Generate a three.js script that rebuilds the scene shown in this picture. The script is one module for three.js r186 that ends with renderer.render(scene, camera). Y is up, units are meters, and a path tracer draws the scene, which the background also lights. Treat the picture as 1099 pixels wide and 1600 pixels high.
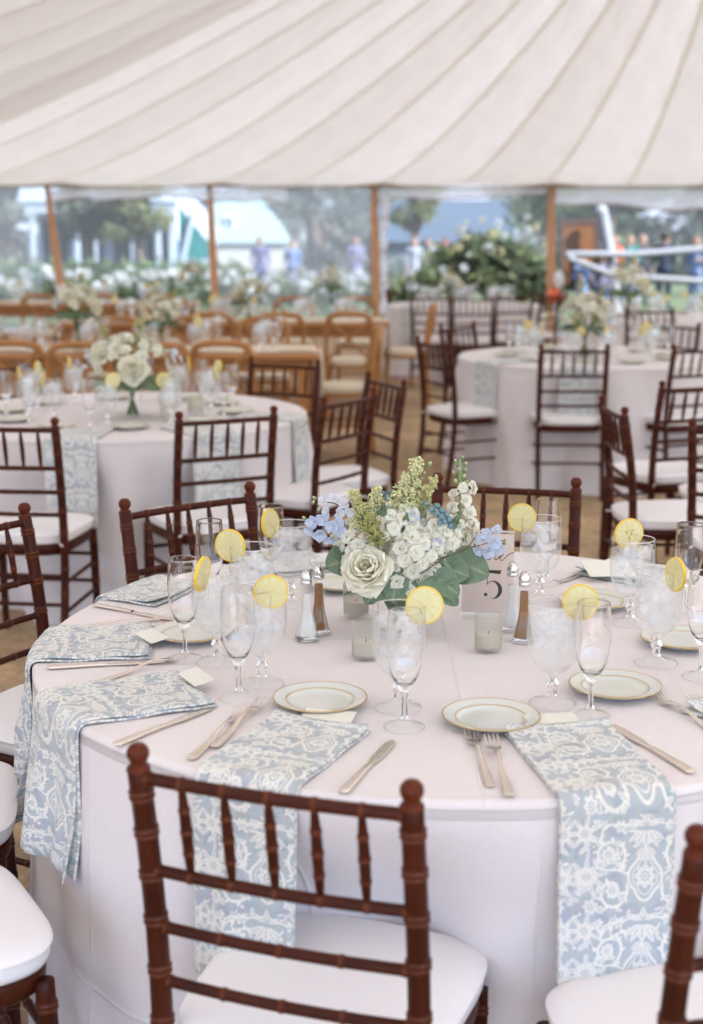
import * as THREE from 'three';
import { mergeGeometries, mergeVertices } from 'three/addons/utils/BufferGeometryUtils.js';
import { Sky } from 'three/addons/objects/Sky.js';
import { MarchingCubes } from 'three/addons/objects/MarchingCubes.js';
import { ConvexGeometry } from 'three/addons/geometries/ConvexGeometry.js';

// ---------------------------------------------------------------- camera, sky, sun, exposure
const scene = new THREE.Scene();
const EYE = 1.6045;
const camera = new THREE.PerspectiveCamera(39.97, 703 / 1024, 0.05, 1500);
camera.position.set(0, EYE, 0);
camera.rotation.x = -0.2017;
camera.focus = 2.86;
camera.userData.fStop = 3.0;

const SUN_DIR = new THREE.Vector3(0.55, 0.62, 0.50).normalize();
const sky = new Sky();
sky.scale.setScalar(1000);
const su = sky.material.uniforms;
su.sunPosition.value.copy(SUN_DIR);
su.turbidity.value = 7; su.rayleigh.value = 0.9; su.mieCoefficient.value = 0.004;
su.cloudCoverage.value = 0.55; su.cloudDensity.value = 0.5; su.cloudScale.value = 0.0003; su.cloudElevation.value = 0.5;
scene.add(sky);
scene.environmentIntensity = 0.3;

const sun = new THREE.DirectionalLight(new THREE.Color(1.0, 0.91, 0.785), 4.4);
sun.position.copy(SUN_DIR).multiplyScalar(60).add(new THREE.Vector3(2, 0, -10));
sun.target.position.set(2, 0, -10);
sun.castShadow = true;
sun.shadow.mapSize.set(4096, 4096);
Object.assign(sun.shadow.camera, { left: -40, right: 40, top: 40, bottom: -40, near: 1, far: 160 });
sun.shadow.radius = 2;
scene.add(sun, sun.target);

scene.fog = new THREE.FogExp2(0xf2f0ec, 0.0021);

const renderer = new THREE.WebGLRenderer({ antialias: true });
renderer.toneMapping = THREE.LinearToneMapping;
renderer.toneMappingExposure = 3.35;
renderer.shadowMap.enabled = true;
renderer.setSize(703, 1024);

// ---------------------------------------------------------------- helpers
const V = (x, y, z) => new THREE.Vector3(x, y, z);
const lerp = THREE.MathUtils.lerp, clamp = THREE.MathUtils.clamp, sstep = THREE.MathUtils.smoothstep;
function rng(seed) {
  let s = seed >>> 0;
  return () => { s = (s + 0x6d2b79f5) >>> 0; let t = Math.imul(s ^ (s >>> 15), 1 | s); t = (t + Math.imul(t ^ (t >>> 7), 61 | t)) ^ t; return ((t ^ (t >>> 14)) >>> 0) / 4294967296; };
}
const taken = {};
function numbered(name) {
  const base = name.replace(/_\d{3}$/, '');
  const n = taken[base] = (taken[base] ?? -1) + 1;
  return n ? base + '_' + String(n).padStart(3, '0') : base;
}
function tag(o, label, category, group, kind) {
  if (label) o.userData.label = label;
  if (category) o.userData.category = category;
  if (group) o.userData.group = group;
  if (kind) o.userData.kind = kind;
  return o;
}
function thing(name, label, category, p = [0, 0, 0], turn = 0, group) {
  const o = new THREE.Group();
  o.name = numbered(name);
  o.position.set(p[0], p[1], p[2]);
  o.rotation.y = turn;
  scene.add(o);
  return tag(o, label, category, group);
}
function mesh(name, geo, mat, parent) {
  const m = new THREE.Mesh(geo, mat);
  m.name = parent === scene ? numbered(name) : name;
  m.castShadow = m.receiveShadow = true;
  parent.add(m);
  return m;
}
function structure(name, geo, mat) { return tag(mesh(name, geo, mat, scene), null, null, null, 'structure'); }
function dup(src, p, turn, label, group) {
  const c = src.clone();
  c.name = numbered(src.name);
  c.userData = { ...src.userData };
  c.position.set(p[0], p[1], p[2]);
  c.rotation.set(0, turn, 0);
  if (label) c.userData.label = label;
  if (group) c.userData.group = group;
  scene.add(c);
  return c;
}
const yawTo = (dx, dz) => Math.atan2(dx, dz);

function geoFrom(pos, idx, uv, col) {
  const g = new THREE.BufferGeometry();
  g.setAttribute('position', new THREE.Float32BufferAttribute(pos, 3));
  if (uv) g.setAttribute('uv', new THREE.Float32BufferAttribute(uv, 2));
  if (col) g.setAttribute('color', new THREE.Float32BufferAttribute(col, 3));
  g.setIndex(idx);
  g.computeVertexNormals();
  return g;
}
// a surface of (nu+1) x (nv+1) points
function sheet(nu, nv, f, uvf, colf) {
  const pos = [], uv = [], idx = [], col = colf ? [] : null;
  for (let j = 0; j <= nv; j++) for (let i = 0; i <= nu; i++) {
    const u = i / nu, v = j / nv, p = f(u, v);
    pos.push(p.x, p.y, p.z);
    const t = uvf ? uvf(u, v, p) : [u, v];
    uv.push(t[0], t[1]);
    if (colf) { const c = colf(u, v, p); col.push(c[0], c[1], c[2]); }
  }
  for (let j = 0; j < nv; j++) for (let i = 0; i < nu; i++) {
    const a = j * (nu + 1) + i, b = a + 1, c = a + nu + 1, d = c + 1;
    idx.push(a, b, d, a, d, c);
  }
  return geoFrom(pos, idx, uv, col);
}
// a round bar along points with a radius at each point; ends closed
function limb(points, radii, sides = 10, colors = null, squash = 1) {
  const pos = [], idx = [], uv = [], col = [], n = points.length;
  let side = null, len = 0;
  for (let i = 0; i < n; i++) {
    const a = points[Math.max(0, i - 1)], b = points[Math.min(n - 1, i + 1)];
    const t = b.clone().sub(a);
    if (t.lengthSq() < 1e-14) t.set(0, 1, 0);
    t.normalize();
    if (!side) { side = Math.abs(t.y) > 0.9 ? V(1, 0, 0) : V(0, 1, 0); }
    side.sub(t.clone().multiplyScalar(side.dot(t))).normalize();
    const up = t.clone().cross(side);
    if (i) len += points[i].distanceTo(points[i - 1]);
    for (let k = 0; k <= sides; k++) {
      const an = (k / sides) * Math.PI * 2, c = Math.cos(an) * radii[i], s = Math.sin(an) * radii[i] * squash;
      pos.push(points[i].x + side.x * c + up.x * s, points[i].y + side.y * c + up.y * s, points[i].z + side.z * c + up.z * s);
      uv.push(k / sides, len);
      if (colors) col.push(...colors[i]);
    }
  }
  for (let i = 0; i < n - 1; i++) for (let k = 0; k < sides; k++) {
    const a = i * (sides + 1) + k, b = a + 1, c = a + sides + 1, d = c + 1;
    idx.push(a, d, b, a, c, d);
  }
  for (const [e, flip] of [[0, false], [n - 1, true]]) {
    const m = pos.length / 3;
    pos.push(points[e].x, points[e].y, points[e].z); uv.push(0, 0);
    if (colors) col.push(...colors[e]);
    for (let k = 0; k < sides; k++) {
      const a = e * (sides + 1) + k;
      flip ? idx.push(m, a + 1, a) : idx.push(m, a, a + 1);
    }
  }
  return geoFrom(pos, idx, uv, colors ? col : null);
}
function tube(points, r, sides = 8, seg = 24) {
  const c = new THREE.CatmullRomCurve3(points);
  const ps = c.getPoints(seg);
  return limb(ps, ps.map((_, i) => (typeof r === 'function' ? r(i / seg) : r)), sides);
}
const lathe = (pts, seg = 48) => new THREE.LatheGeometry(pts.map(([x, y]) => new THREE.Vector2(Math.max(x, 0.00001), y)), seg);
function smoothProfile(pts, n = 40) {
  const c = new THREE.CatmullRomCurve3(pts.map(([x, y]) => V(x, y, 0)), false, 'centripetal');
  return c.getPoints(n).map((p) => [p.x, p.y]);
}
function box(w, h, d, x = 0, y = 0, z = 0, ch = 0) {
  let g;
  if (ch) {
    const s = new THREE.Shape(), a = w / 2 - ch, b = d / 2 - ch;
    s.moveTo(-a, -b); s.lineTo(a, -b); s.lineTo(a, b); s.lineTo(-a, b); s.closePath();
    g = new THREE.ExtrudeGeometry(s, { depth: Math.max(h - 2 * ch, 1e-4), bevelEnabled: true, bevelThickness: ch, bevelSize: ch, bevelSegments: 1 });
    g.rotateX(-Math.PI / 2); g.translate(0, -h / 2 + ch, 0);
  } else g = new THREE.BoxGeometry(w, h, d);
  return g.translate(x, y, z);
}
function merge(list) {
  const keep = list.map((g) => {
    const h = g.index ? g.toNonIndexed() : g.clone();
    for (const k of Object.keys(h.attributes)) if (!['position', 'normal', 'uv', 'color'].includes(k)) h.deleteAttribute(k);
    return h;
  });
  const allColor = keep.every((g) => g.attributes.color), allUv = keep.every((g) => g.attributes.uv);
  keep.forEach((g) => { if (!allColor) g.deleteAttribute('color'); if (!allUv) g.deleteAttribute('uv'); });
  return mergeGeometries(keep);
}
function paint(g, f) {
  const p = g.attributes.position, c = new Float32Array(p.count * 3);
  for (let i = 0; i < p.count; i++) { const q = typeof f === 'function' ? f(p.getX(i), p.getY(i), p.getZ(i), i) : f; c.set(q, i * 3); }
  g.setAttribute('color', new THREE.BufferAttribute(c, 3));
  return g;
}
const place = (g, p, r = [0, 0, 0], s = 1) => {
  const m = new THREE.Matrix4().compose(V(...p), new THREE.Quaternion().setFromEuler(new THREE.Euler(...r)), typeof s === 'number' ? V(s, s, s) : V(...s));
  return g.clone().applyMatrix4(m);
};
function along(g, p, dir, roll = 0, s = 1) { // turn +y to dir
  const q = new THREE.Quaternion().setFromUnitVectors(V(0, 1, 0), dir.clone().normalize()).multiply(new THREE.Quaternion().setFromAxisAngle(V(0, 1, 0), roll));
  return g.clone().applyMatrix4(new THREE.Matrix4().compose(p, q, V(s, s, s)));
}
function aim(o, p, dir, roll = 0, s = 1) {
  o.position.copy(p);
  o.quaternion.setFromUnitVectors(V(0, 1, 0), dir.clone().normalize()).multiply(new THREE.Quaternion().setFromAxisAngle(V(0, 1, 0), roll));
  o.scale.setScalar(s);
  return o;
}

// ---------------------------------------------------------------- noise and textures
function hash2(x, y, s) { let h = Math.imul(x, 374761393) ^ Math.imul(y, 668265263) ^ Math.imul(s, 974634541); h = Math.imul(h ^ (h >>> 13), 1274126177); return ((h ^ (h >>> 16)) >>> 0) / 4294967296; }
function vnoise(x, y, per, s) { // tiles every per cells
  const xi = Math.floor(x), yi = Math.floor(y), fx = x - xi, fy = y - yi, m = (a) => ((a % per) + per) % per;
  const u = fx * fx * (3 - 2 * fx), v = fy * fy * (3 - 2 * fy);
  return lerp(lerp(hash2(m(xi), m(yi), s), hash2(m(xi + 1), m(yi), s), u), lerp(hash2(m(xi), m(yi + 1), s), hash2(m(xi + 1), m(yi + 1), s), u), v);
}
function fbm(u, v, per, oct, s) {
  let a = 0.5, sum = 0, tot = 0;
  for (let i = 0; i < oct; i++) { sum += a * vnoise(u * per, v * per, per, s + i); tot += a; a *= 0.5; per *= 2; }
  return sum / tot;
}
function dataTex(n, f, srgb = false, rep = 1) {
  const d = new Uint8Array(n * n * 4);
  for (let j = 0; j < n; j++) for (let i = 0; i < n; i++) {
    const c = f(i / n, j / n, i, j), o = (j * n + i) * 4;
    for (let k = 0; k < 3; k++) d[o + k] = clamp(Math.round((c.length ? c[k] : c) * 255), 0, 255);
    d[o + 3] = 255;
  }
  const t = new THREE.DataTexture(d, n, n);
  t.wrapS = t.wrapT = THREE.RepeatWrapping;
  t.magFilter = THREE.LinearFilter;
  if (srgb) t.colorSpace = THREE.SRGBColorSpace;
  t.repeat.set(rep, rep);
  t.needsUpdate = true;
  return t;
}
const weaveTex = dataTex(256, (u, v, i, j) => 0.5 + 0.22 * Math.sin(i * Math.PI / 2) * ((j >> 1) & 1 ? 1 : -1) * 0.6 + 0.35 * (hash2(i, j, 3) - 0.5) + 0.3 * (fbm(u, v, 16, 3, 9) - 0.5), false);
const softTex = dataTex(256, (u, v) => fbm(u, v, 6, 5, 21), false);
const clothBump = dataTex(1024, (u, v, i, j) => {
  const line = (a) => Math.exp(-(((((a + 0.5) % 1) - 0.5) / 0.0045) ** 2));
  const wr = Math.pow(Math.abs(fbm(u, v, 7, 4, 131) - 0.5) * 2, 0.8);
  return 0.34 + 0.34 * Math.max(line(u), 0.8 * line(v), 0.6 * line(u + 0.5)) + 0.26 * wr + 0.06 * (hash2(i, j, 13) - 0.5) + 0.05 * ((i + j) & 1);
}, false);
const clothTone = dataTex(512, (u, v, i, j) => { const n = 0.93 + 0.05 * fbm(u, v, 5, 4, 33) + 0.035 * (hash2(i, j, 8) - 0.5); return [n, n * 0.985, n * 0.985]; }, true);
const grainTex = dataTex(256, (u, v) => 0.4 * fbm(u, v * 0.12, 40, 3, 51) + 0.6 * fbm(u, v, 8, 4, 52), false);
const grainCol = dataTex(512, (u, v) => { const s = 0.5 * fbm(u, v * 0.06, 60, 3, 55) + 0.5 * fbm(u, v * 0.25, 12, 4, 56), k = 0.62 + 0.62 * s; return [k, k * (0.97 + 0.05 * s), k * 0.98]; }, true);
grainCol.repeat.set(1, 3);
const pulpTex = dataTex(256, (u, v, i, j) => { const n = fbm(u, v, 24, 3, 57), h = hash2(i >> 1, j >> 1, 58); const k = clamp(n * 1.1 + (h - 0.5) * 0.2, 0, 1); return [0.90 + 0.06 * k, 0.845 + 0.08 * k, 0.55 + 0.22 * k]; }, true);
pulpTex.repeat.set(30, 30);
const std = (o) => new THREE.MeshStandardMaterial(o);
const phy = (o) => new THREE.MeshPhysicalMaterial(o);
const rep = (t, x, y = x) => { const c = t.clone(); c.repeat.set(x, y); c.needsUpdate = true; return c; };
const lin = (r, g, b) => new THREE.Color().setRGB(r, g, b);

// damask print of the napkins: pale scrolls, rosettes and medallions on blue grey, mirrored about the middle
function damask() {
  const W = 1024, H = 1365, cv = document.createElement('canvas');
  cv.width = W; cv.height = H;
  const c = cv.getContext('2d'), R = rng(77), BLUE = '#b8c1c9', PALE = '#eae9e6', DEEP = '#a5b1bc';
  c.fillStyle = BLUE; c.fillRect(0, 0, W, H);
  for (let i = 0; i < 260; i++) { c.fillStyle = `rgba(${135 + R() * 50 | 0},${150 + R() * 40 | 0},${164 + R() * 36 | 0},0.2)`; c.beginPath(); c.ellipse(R() * W, R() * H, 20 + R() * 60, 12 + R() * 40, R() * 3, 0, 7); c.fill(); }
  const petalFlower = (x, y, r, n, hole = true) => {
    c.fillStyle = PALE;
    for (let k = 0; k < n; k++) { const a = k / n * 6.2832; c.beginPath(); c.ellipse(x + Math.cos(a) * r * 0.62, y + Math.sin(a) * r * 0.62, r * 0.42, r * 0.27, a, 0, 7); c.fill(); }
    c.beginPath(); c.arc(x, y, r * 0.5, 0, 7); c.fill();
    if (hole) { c.strokeStyle = DEEP; c.lineWidth = r * 0.11; c.beginPath(); c.arc(x, y, r * 0.36, 0, 7); c.stroke(); c.fillStyle = DEEP; c.beginPath(); c.arc(x, y, r * 0.13, 0, 7); c.fill();
      for (let k = 0; k < n; k++) { const a = k / n * 6.2832; c.lineWidth = r * 0.05; c.beginPath(); c.moveTo(x + Math.cos(a) * r * 0.5, y + Math.sin(a) * r * 0.5); c.lineTo(x + Math.cos(a) * r * 0.82, y + Math.sin(a) * r * 0.82); c.stroke(); } }
  };
  const leaf = (x, y, a, l, w, vein = true) => {
    c.save(); c.translate(x, y); c.rotate(a); c.fillStyle = PALE;
    c.beginPath(); c.moveTo(0, 0); c.bezierCurveTo(l * 0.25, -w, l * 0.75, -w * 0.9, l, 0); c.bezierCurveTo(l * 0.75, w * 0.9, l * 0.25, w, 0, 0); c.fill();
    if (vein) { c.strokeStyle = BLUE; c.lineWidth = Math.max(3, w * 0.16); c.beginPath(); c.moveTo(l * 0.12, 0); c.lineTo(l * 0.85, 0); c.stroke();
      for (const t of [0.3, 0.5, 0.68]) for (const s of [-1, 1]) { c.lineWidth = 3; c.beginPath(); c.moveTo(l * t, 0); c.lineTo(l * (t + 0.14), s * w * 0.5); c.stroke(); } }
    c.restore();
  };
  const scroll = (x, y, r, a0, dir, lw, turns = 1.35) => {
    c.strokeStyle = PALE; c.lineCap = 'round';
    let px, py;
    for (let t = 0; t <= 1.0001; t += 0.02) {
      const a = a0 + dir * t * turns * 6.2832, rr = r * (1 - 0.82 * t), qx = x + Math.cos(a) * rr, qy = y + Math.sin(a) * rr;
      if (t > 0) { c.lineWidth = lw * (1 - 0.45 * t); c.beginPath(); c.moveTo(px, py); c.lineTo(qx, qy); c.stroke(); }
      px = qx; py = qy;
    }
    c.fillStyle = PALE; c.beginPath(); c.arc(px, py, lw * 0.75, 0, 7); c.fill();
    for (let k = 0; k < 7; k++) { const t = k / 7 * 0.6, a = a0 + dir * t * turns * 6.2832, rr = r * (1 - 0.82 * t); leaf(x + Math.cos(a) * rr, y + Math.sin(a) * rr, a + dir * 0.7, r * 0.36, r * 0.11, false); }
  };
  const half = () => {
    for (let i = 0; i < 64; i++) { const x = W / 2 + R() * W / 2, y = R() * H, a = R() * 6.28; R() < 0.3 ? petalFlower(x, y, 20 + R() * 16, 6, true) : leaf(x, y, a, 50 + R() * 60, 11 + R() * 9, R() < 0.6); }
    for (let i = 0; i < 14; i++) { c.strokeStyle = PALE; c.lineWidth = 8 + R() * 5; const x = W / 2 + R() * W / 2, y = R() * H; c.beginPath(); c.moveTo(x, y); c.bezierCurveTo(x + (R() - 0.5) * 220, y + (R() - 0.5) * 220, x + (R() - 0.5) * 260, y + (R() - 0.5) * 260, x + (R() - 0.5) * 240, y + (R() - 0.5) * 240); c.stroke(); }
    // clear the middle band again for the medallion
    for (const y0 of [0, H / 2]) { c.fillStyle = BLUE; c.beginPath(); c.ellipse(W / 2, y0 + 230, 165, 200, 0, 0, 7); c.fill(); }
    for (const y0 of [0, H / 2]) {
      const o = y0 ? 60 : 0;
      // medallion on the mirror line
      c.strokeStyle = PALE; c.lineWidth = 22;
      for (const [rr, lw] of [[150, 20], [112, 9]]) {
        c.lineWidth = lw; c.beginPath();
        for (let t = 0; t <= 64; t++) { const a = t / 64 * 6.2832, q = rr * (0.8 + 0.2 * Math.abs(Math.cos(2 * a)) ** 1.5); const x = W / 2 + Math.cos(a) * q * 0.86, y = y0 + 230 + Math.sin(a) * q * 1.12; t ? c.lineTo(x, y) : c.moveTo(x, y); }
        c.stroke();
      }
      petalFlower(W / 2, y0 + 230, 78, 8, true);
      for (let k = 0; k < 5; k++) leaf(W / 2, y0 + 430, Math.PI / 2 + (k - 2) * 0.5 - Math.PI, 120 - Math.abs(k - 2) * 14, 26, true);
      leaf(W / 2, y0 + 560, -Math.PI / 2, 130, 46, true); leaf(W / 2 + 14, y0 + 560, -0.55, 140, 34, true); leaf(W / 2 + 14, y0 + 560, -1.05, 150, 34, true);
      leaf(W / 2 + 10, y0 + 600, 0.35, 130, 30, true); leaf(W / 2, y0 + 610, Math.PI / 2, 90, 30, true);
      // side field
      scroll(W / 2 + 250, y0 + 120 + o * 0.3, 120, Math.PI * 0.9, 1, 24);
      scroll(W / 2 + 270, y0 + 400, 125, -Math.PI * 0.7, -1, 24);
      petalFlower(W / 2 + 250, y0 + 128 + o * 0.3, 52, 7); petalFlower(W / 2 + 275, y0 + 405, 54, 8);
      petalFlower(W / 2 + 425, y0 + 250, 74, 9); petalFlower(W / 2 + 440, y0 + 560, 66, 7);
      petalFlower(W / 2 + 190, y0 + 600, 46, 6); petalFlower(W / 2 + 400, y0 + 40, 50, 7);
      for (let k = 0; k < 9; k++) leaf(W / 2 + 425, y0 + 250, k * 0.7 + 0.2, 150, 24, true);
      petalFlower(W / 2 + 425, y0 + 250, 62, 9);
      for (let k = 0; k < 7; k++) leaf(W / 2 + 440, y0 + 560, k * 0.9, 130, 22, true);
      petalFlower(W / 2 + 440, y0 + 560, 56, 7);
      c.strokeStyle = PALE; c.lineWidth = 15; c.beginPath(); c.moveTo(W / 2 + 20, y0 + 640); c.bezierCurveTo(W / 2 + 200, y0 + 560, W / 2 + 300, y0 + 690, W / 2 + 330, y0 + 520); c.stroke();
      c.beginPath(); c.moveTo(W / 2 + 150, y0 + 250); c.bezierCurveTo(W / 2 + 220, y0 + 320, W / 2 + 330, y0 + 260, W / 2 + 360, y0 + 330); c.stroke();
      for (const [x, y, a, l] of [[330, 300, 2.2, 80], [200, 330, 0.4, 90], [170, 480, 0.1, 80], [330, 650, -0.9, 90], [130, 60, 0.5, 80], [360, 170, -2.4, 70], [150, 160, 2.7, 60], [480, 420, 2.4, 110], [500, 130, 2.8, 100]]) leaf(W / 2 + x, y0 + y, a, l, 24, true);
      for (let k = 0; k < 20; k++) { c.fillStyle = PALE; c.beginPath(); c.arc(W / 2 + 90 + R() * 420, y0 + R() * H / 2, 5 + R() * 8, 0, 7); c.fill(); }
    }
  };
  c.save(); c.beginPath(); c.rect(W / 2, 0, W / 2, H); c.clip(); half(); c.restore();
  c.save(); c.translate(W, 0); c.scale(-1, 1); c.beginPath(); c.rect(W / 2, 0, W / 2, H); c.clip(); half(); c.restore();
  for (let i = 0; i < 9000; i++) { c.fillStyle = R() < 0.5 ? 'rgba(255,255,255,0.05)' : 'rgba(90,110,135,0.07)'; c.fillRect(R() * W, R() * H, 2 + R() * 10, 2 + R() * 3); }
  const t = new THREE.CanvasTexture(cv);
  t.colorSpace = THREE.SRGBColorSpace; t.wrapS = t.wrapT = THREE.RepeatWrapping;
  t.repeat.set(1 / 0.23, 1 / 0.307);
  return t;
}
const damaskTex = damask();

// ---------------------------------------------------------------- materials
const M = {
  cloth: phy({ color: lin(0.80, 0.757, 0.742), map: rep(clothTone, 1.2), roughness: 0.92, bumpMap: rep(clothBump, 1 / 0.82), bumpScale: 0.005, sheen: 0.2, sheenRoughness: 0.8 }),
  napkin: phy({ map: damaskTex, color: lin(0.90, 0.865, 0.805), roughness: 0.9, bumpMap: rep(weaveTex, 10), bumpScale: 0.0003 }),
  wood: phy({ vertexColors: true, color: lin(1.14, 1.02, 0.97), map: grainCol, roughness: 0.42, specularIntensity: 0.2, clearcoat: 0.11, clearcoatRoughness: 0.08, bumpMap: rep(grainTex, 1, 6), bumpScale: 0.0006 }),
  cushion: phy({ color: lin(0.80, 0.755, 0.745), roughness: 0.85, bumpMap: rep(weaveTex, 5), bumpScale: 0.0004, sheen: 0.2 }),
  goldWood: phy({ color: lin(0.40, 0.170, 0.045), roughness: 0.5, bumpMap: rep(grainTex, 2, 8), bumpScale: 0.001 }),
  cream: phy({ color: lin(0.68, 0.58, 0.43), roughness: 0.9, bumpMap: rep(weaveTex, 5), bumpScale: 0.0004 }),
  glass: phy({ color: lin(1, 1, 1), roughness: 0.0, transmission: 1, thickness: 0.01, ior: 1.5 }),
  pane: phy({ color: lin(0.985, 0.99, 0.99), roughness: 0.02, transmission: 1, thickness: 0, ior: 1.5 }),
  water: phy({ color: lin(0.97, 0.97, 0.97), roughness: 0.04, transmission: 0.88, thickness: 0, ior: 1.33, bumpMap: rep(softTex, 3, 2), bumpScale: 0.004 }),
  ice: phy({ color: lin(0.98, 0.98, 0.98), roughness: 0.08, transmission: 0.82, thickness: 0, ior: 1.4, bumpMap: rep(softTex, 1), bumpScale: 0.003 }),
  rind: phy({ color: lin(0.80, 0.52, 0.045), roughness: 0.45, bumpMap: rep(softTex, 3), bumpScale: 0.0006 }),
  pith: phy({ color: lin(0.80, 0.71, 0.33), roughness: 0.45, transmission: 0.2, thickness: 0 }),
  pulp: phy({ color: lin(1, 1, 1), map: pulpTex, roughness: 0.25, transmission: 0.25, thickness: 0, bumpMap: rep(softTex, 3), bumpScale: 0.0008 }),
  china: phy({ color: lin(0.64, 0.64, 0.575), roughness: 0.12, clearcoat: 0.6, clearcoatRoughness: 0.08 }),
  goldBand: phy({ color: lin(0.62, 0.42, 0.16), metalness: 0.9, roughness: 0.28 }),
  silver: phy({ color: lin(0.78, 0.68, 0.60), metalness: 1, roughness: 0.16, bumpMap: rep(softTex, 6), bumpScale: 0.00015 }),
  chrome: phy({ color: lin(0.72, 0.70, 0.68), metalness: 1, roughness: 0.2 }),
  salt: std({ color: lin(0.69, 0.655, 0.60), roughness: 0.95 }),
  wax: phy({ color: lin(0.78, 0.70, 0.55), roughness: 0.5, transmission: 0.15, thickness: 0 }),
  card: std({ color: lin(0.76, 0.72, 0.62), roughness: 0.9, bumpMap: rep(weaveTex, 8), bumpScale: 0.0001 }),
  leaf: phy({ vertexColors: true, color: lin(1.2, 1.18, 1.12), roughness: 0.42, transmission: 0.12, thickness: 0, side: THREE.DoubleSide }),
  petal: phy({ vertexColors: true, color: lin(1.03, 1.03, 1.03), roughness: 0.75, transmission: 0.42, thickness: 0, side: THREE.DoubleSide }),
  stem: std({ color: lin(0.10, 0.16, 0.05), roughness: 0.7 }),
  foliage: phy({ vertexColors: true, color: lin(1, 1, 1), roughness: 0.8, transmission: 0.3, thickness: 0, side: THREE.DoubleSide }),
  bark: std({ color: lin(0.11, 0.08, 0.055), roughness: 0.95 }),
  white: std({ color: lin(0.78, 0.79, 0.80), roughness: 0.6 }),
};
M.pepper = std({ map: dataTex(128, (u, v, i, j) => { const h = hash2(i >> 1, j >> 1, 5); return h > 0.75 ? [0.78, 0.6, 0.4] : h > 0.3 ? [0.55, 0.38, 0.22] : [0.28, 0.18, 0.1]; }, true, 1), roughness: 0.95 });
M.pepper.map.repeat.set(22, 22);
// ---------------------------------------------------------------- the setting: lawn, floor of the tent, far hills
const gy = (x, z) => -0.38 * sstep(-z, 15.5, 27) - 0.9 * sstep(-z, 30, 80) - 0.6 * sstep(-z, 80, 140);
function groundSheet(xs, zs, lift) {
  const pos = [], uv = [], idx = [];
  for (const z of zs) for (const x of xs) { pos.push(x, gy(x, z) + lift, z); uv.push(x, z); }
  for (let j = 0; j < zs.length - 1; j++) for (let i = 0; i < xs.length - 1; i++) { const a = j * xs.length + i, b = a + 1, c = a + xs.length, d = c + 1; idx.push(a, d, b, a, c, d); }
  const g = geoFrom(pos, idx, uv);
  return g;
}
const steps = (a, b, n) => Array.from({ length: n + 1 }, (_, i) => lerp(a, b, i / n));
{
  const grassTex = dataTex(512, (u, v, i, j) => { const n = fbm(u, v, 8, 5, 61), h = hash2(i, j, 62); return [0.24 + 0.09 * n + 0.06 * h, 0.28 + 0.09 * n + 0.06 * h, 0.17 + 0.05 * n + 0.04 * h]; }, true);
  const lawnMat = std({ map: rep(grassTex, 0.4), roughness: 1, bumpMap: rep(softTex, 3), bumpScale: 0.01 });
  const zs = [700, 120, 40, 15, ...steps(8, -16, 12), ...steps(-17, -32, 30), ...steps(-36, -150, 40), -300, -800, -1300];
  structure('lawn', groundSheet([-1200, -300, -80, -30, -12, 0, 12, 30, 80, 300, 1200], zs, 0), lawnMat);
  const dirtTex = dataTex(1024, (u, v, i, j) => {
    const n = fbm(u, v, 10, 6, 71), h = hash2(i, j, 72), f = fbm(u, v, 90, 3, 73), gr = sstep(fbm(u, v, 7, 4, 74), 0.5, 0.66) * 0.4;
    const k = 0.84 + 0.36 * n + 0.22 * (h - 0.5) + 0.3 * (f - 0.5);
    return [lerp(0.66, 0.55, gr) * k, lerp(0.55, 0.50, gr) * k, lerp(0.42, 0.36, gr) * k];
  }, true);
  const floorMat = std({ map: rep(dirtTex, 0.55), roughness: 1, bumpMap: rep(dirtTex, 0.55), bumpScale: 0.012 });
  structure('ground', groundSheet(steps(-11, 20, 8), [...steps(2.2, -16, 12), ...steps(-17, -27.6, 20)], 0.004), floorMat);
  const paveTex = dataTex(256, (u, v, i, j) => { const n = fbm(u, v, 12, 4, 81) * 0.12 + hash2(i, j, 82) * 0.08; return [0.72 + n, 0.68 + n, 0.62 + n]; }, true);
  structure('terrace', groundSheet(steps(-30, 40, 8), [26, 18, 10, 2.2], 0.006), std({ map: rep(paveTex, 0.8), roughness: 1 }));
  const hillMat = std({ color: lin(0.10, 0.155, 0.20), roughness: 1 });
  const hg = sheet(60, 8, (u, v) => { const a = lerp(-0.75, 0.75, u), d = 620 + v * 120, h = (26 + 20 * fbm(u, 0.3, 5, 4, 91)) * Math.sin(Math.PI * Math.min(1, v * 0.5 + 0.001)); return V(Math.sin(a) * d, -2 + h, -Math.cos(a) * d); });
  structure('hills', hg, hillMat);
}

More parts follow.
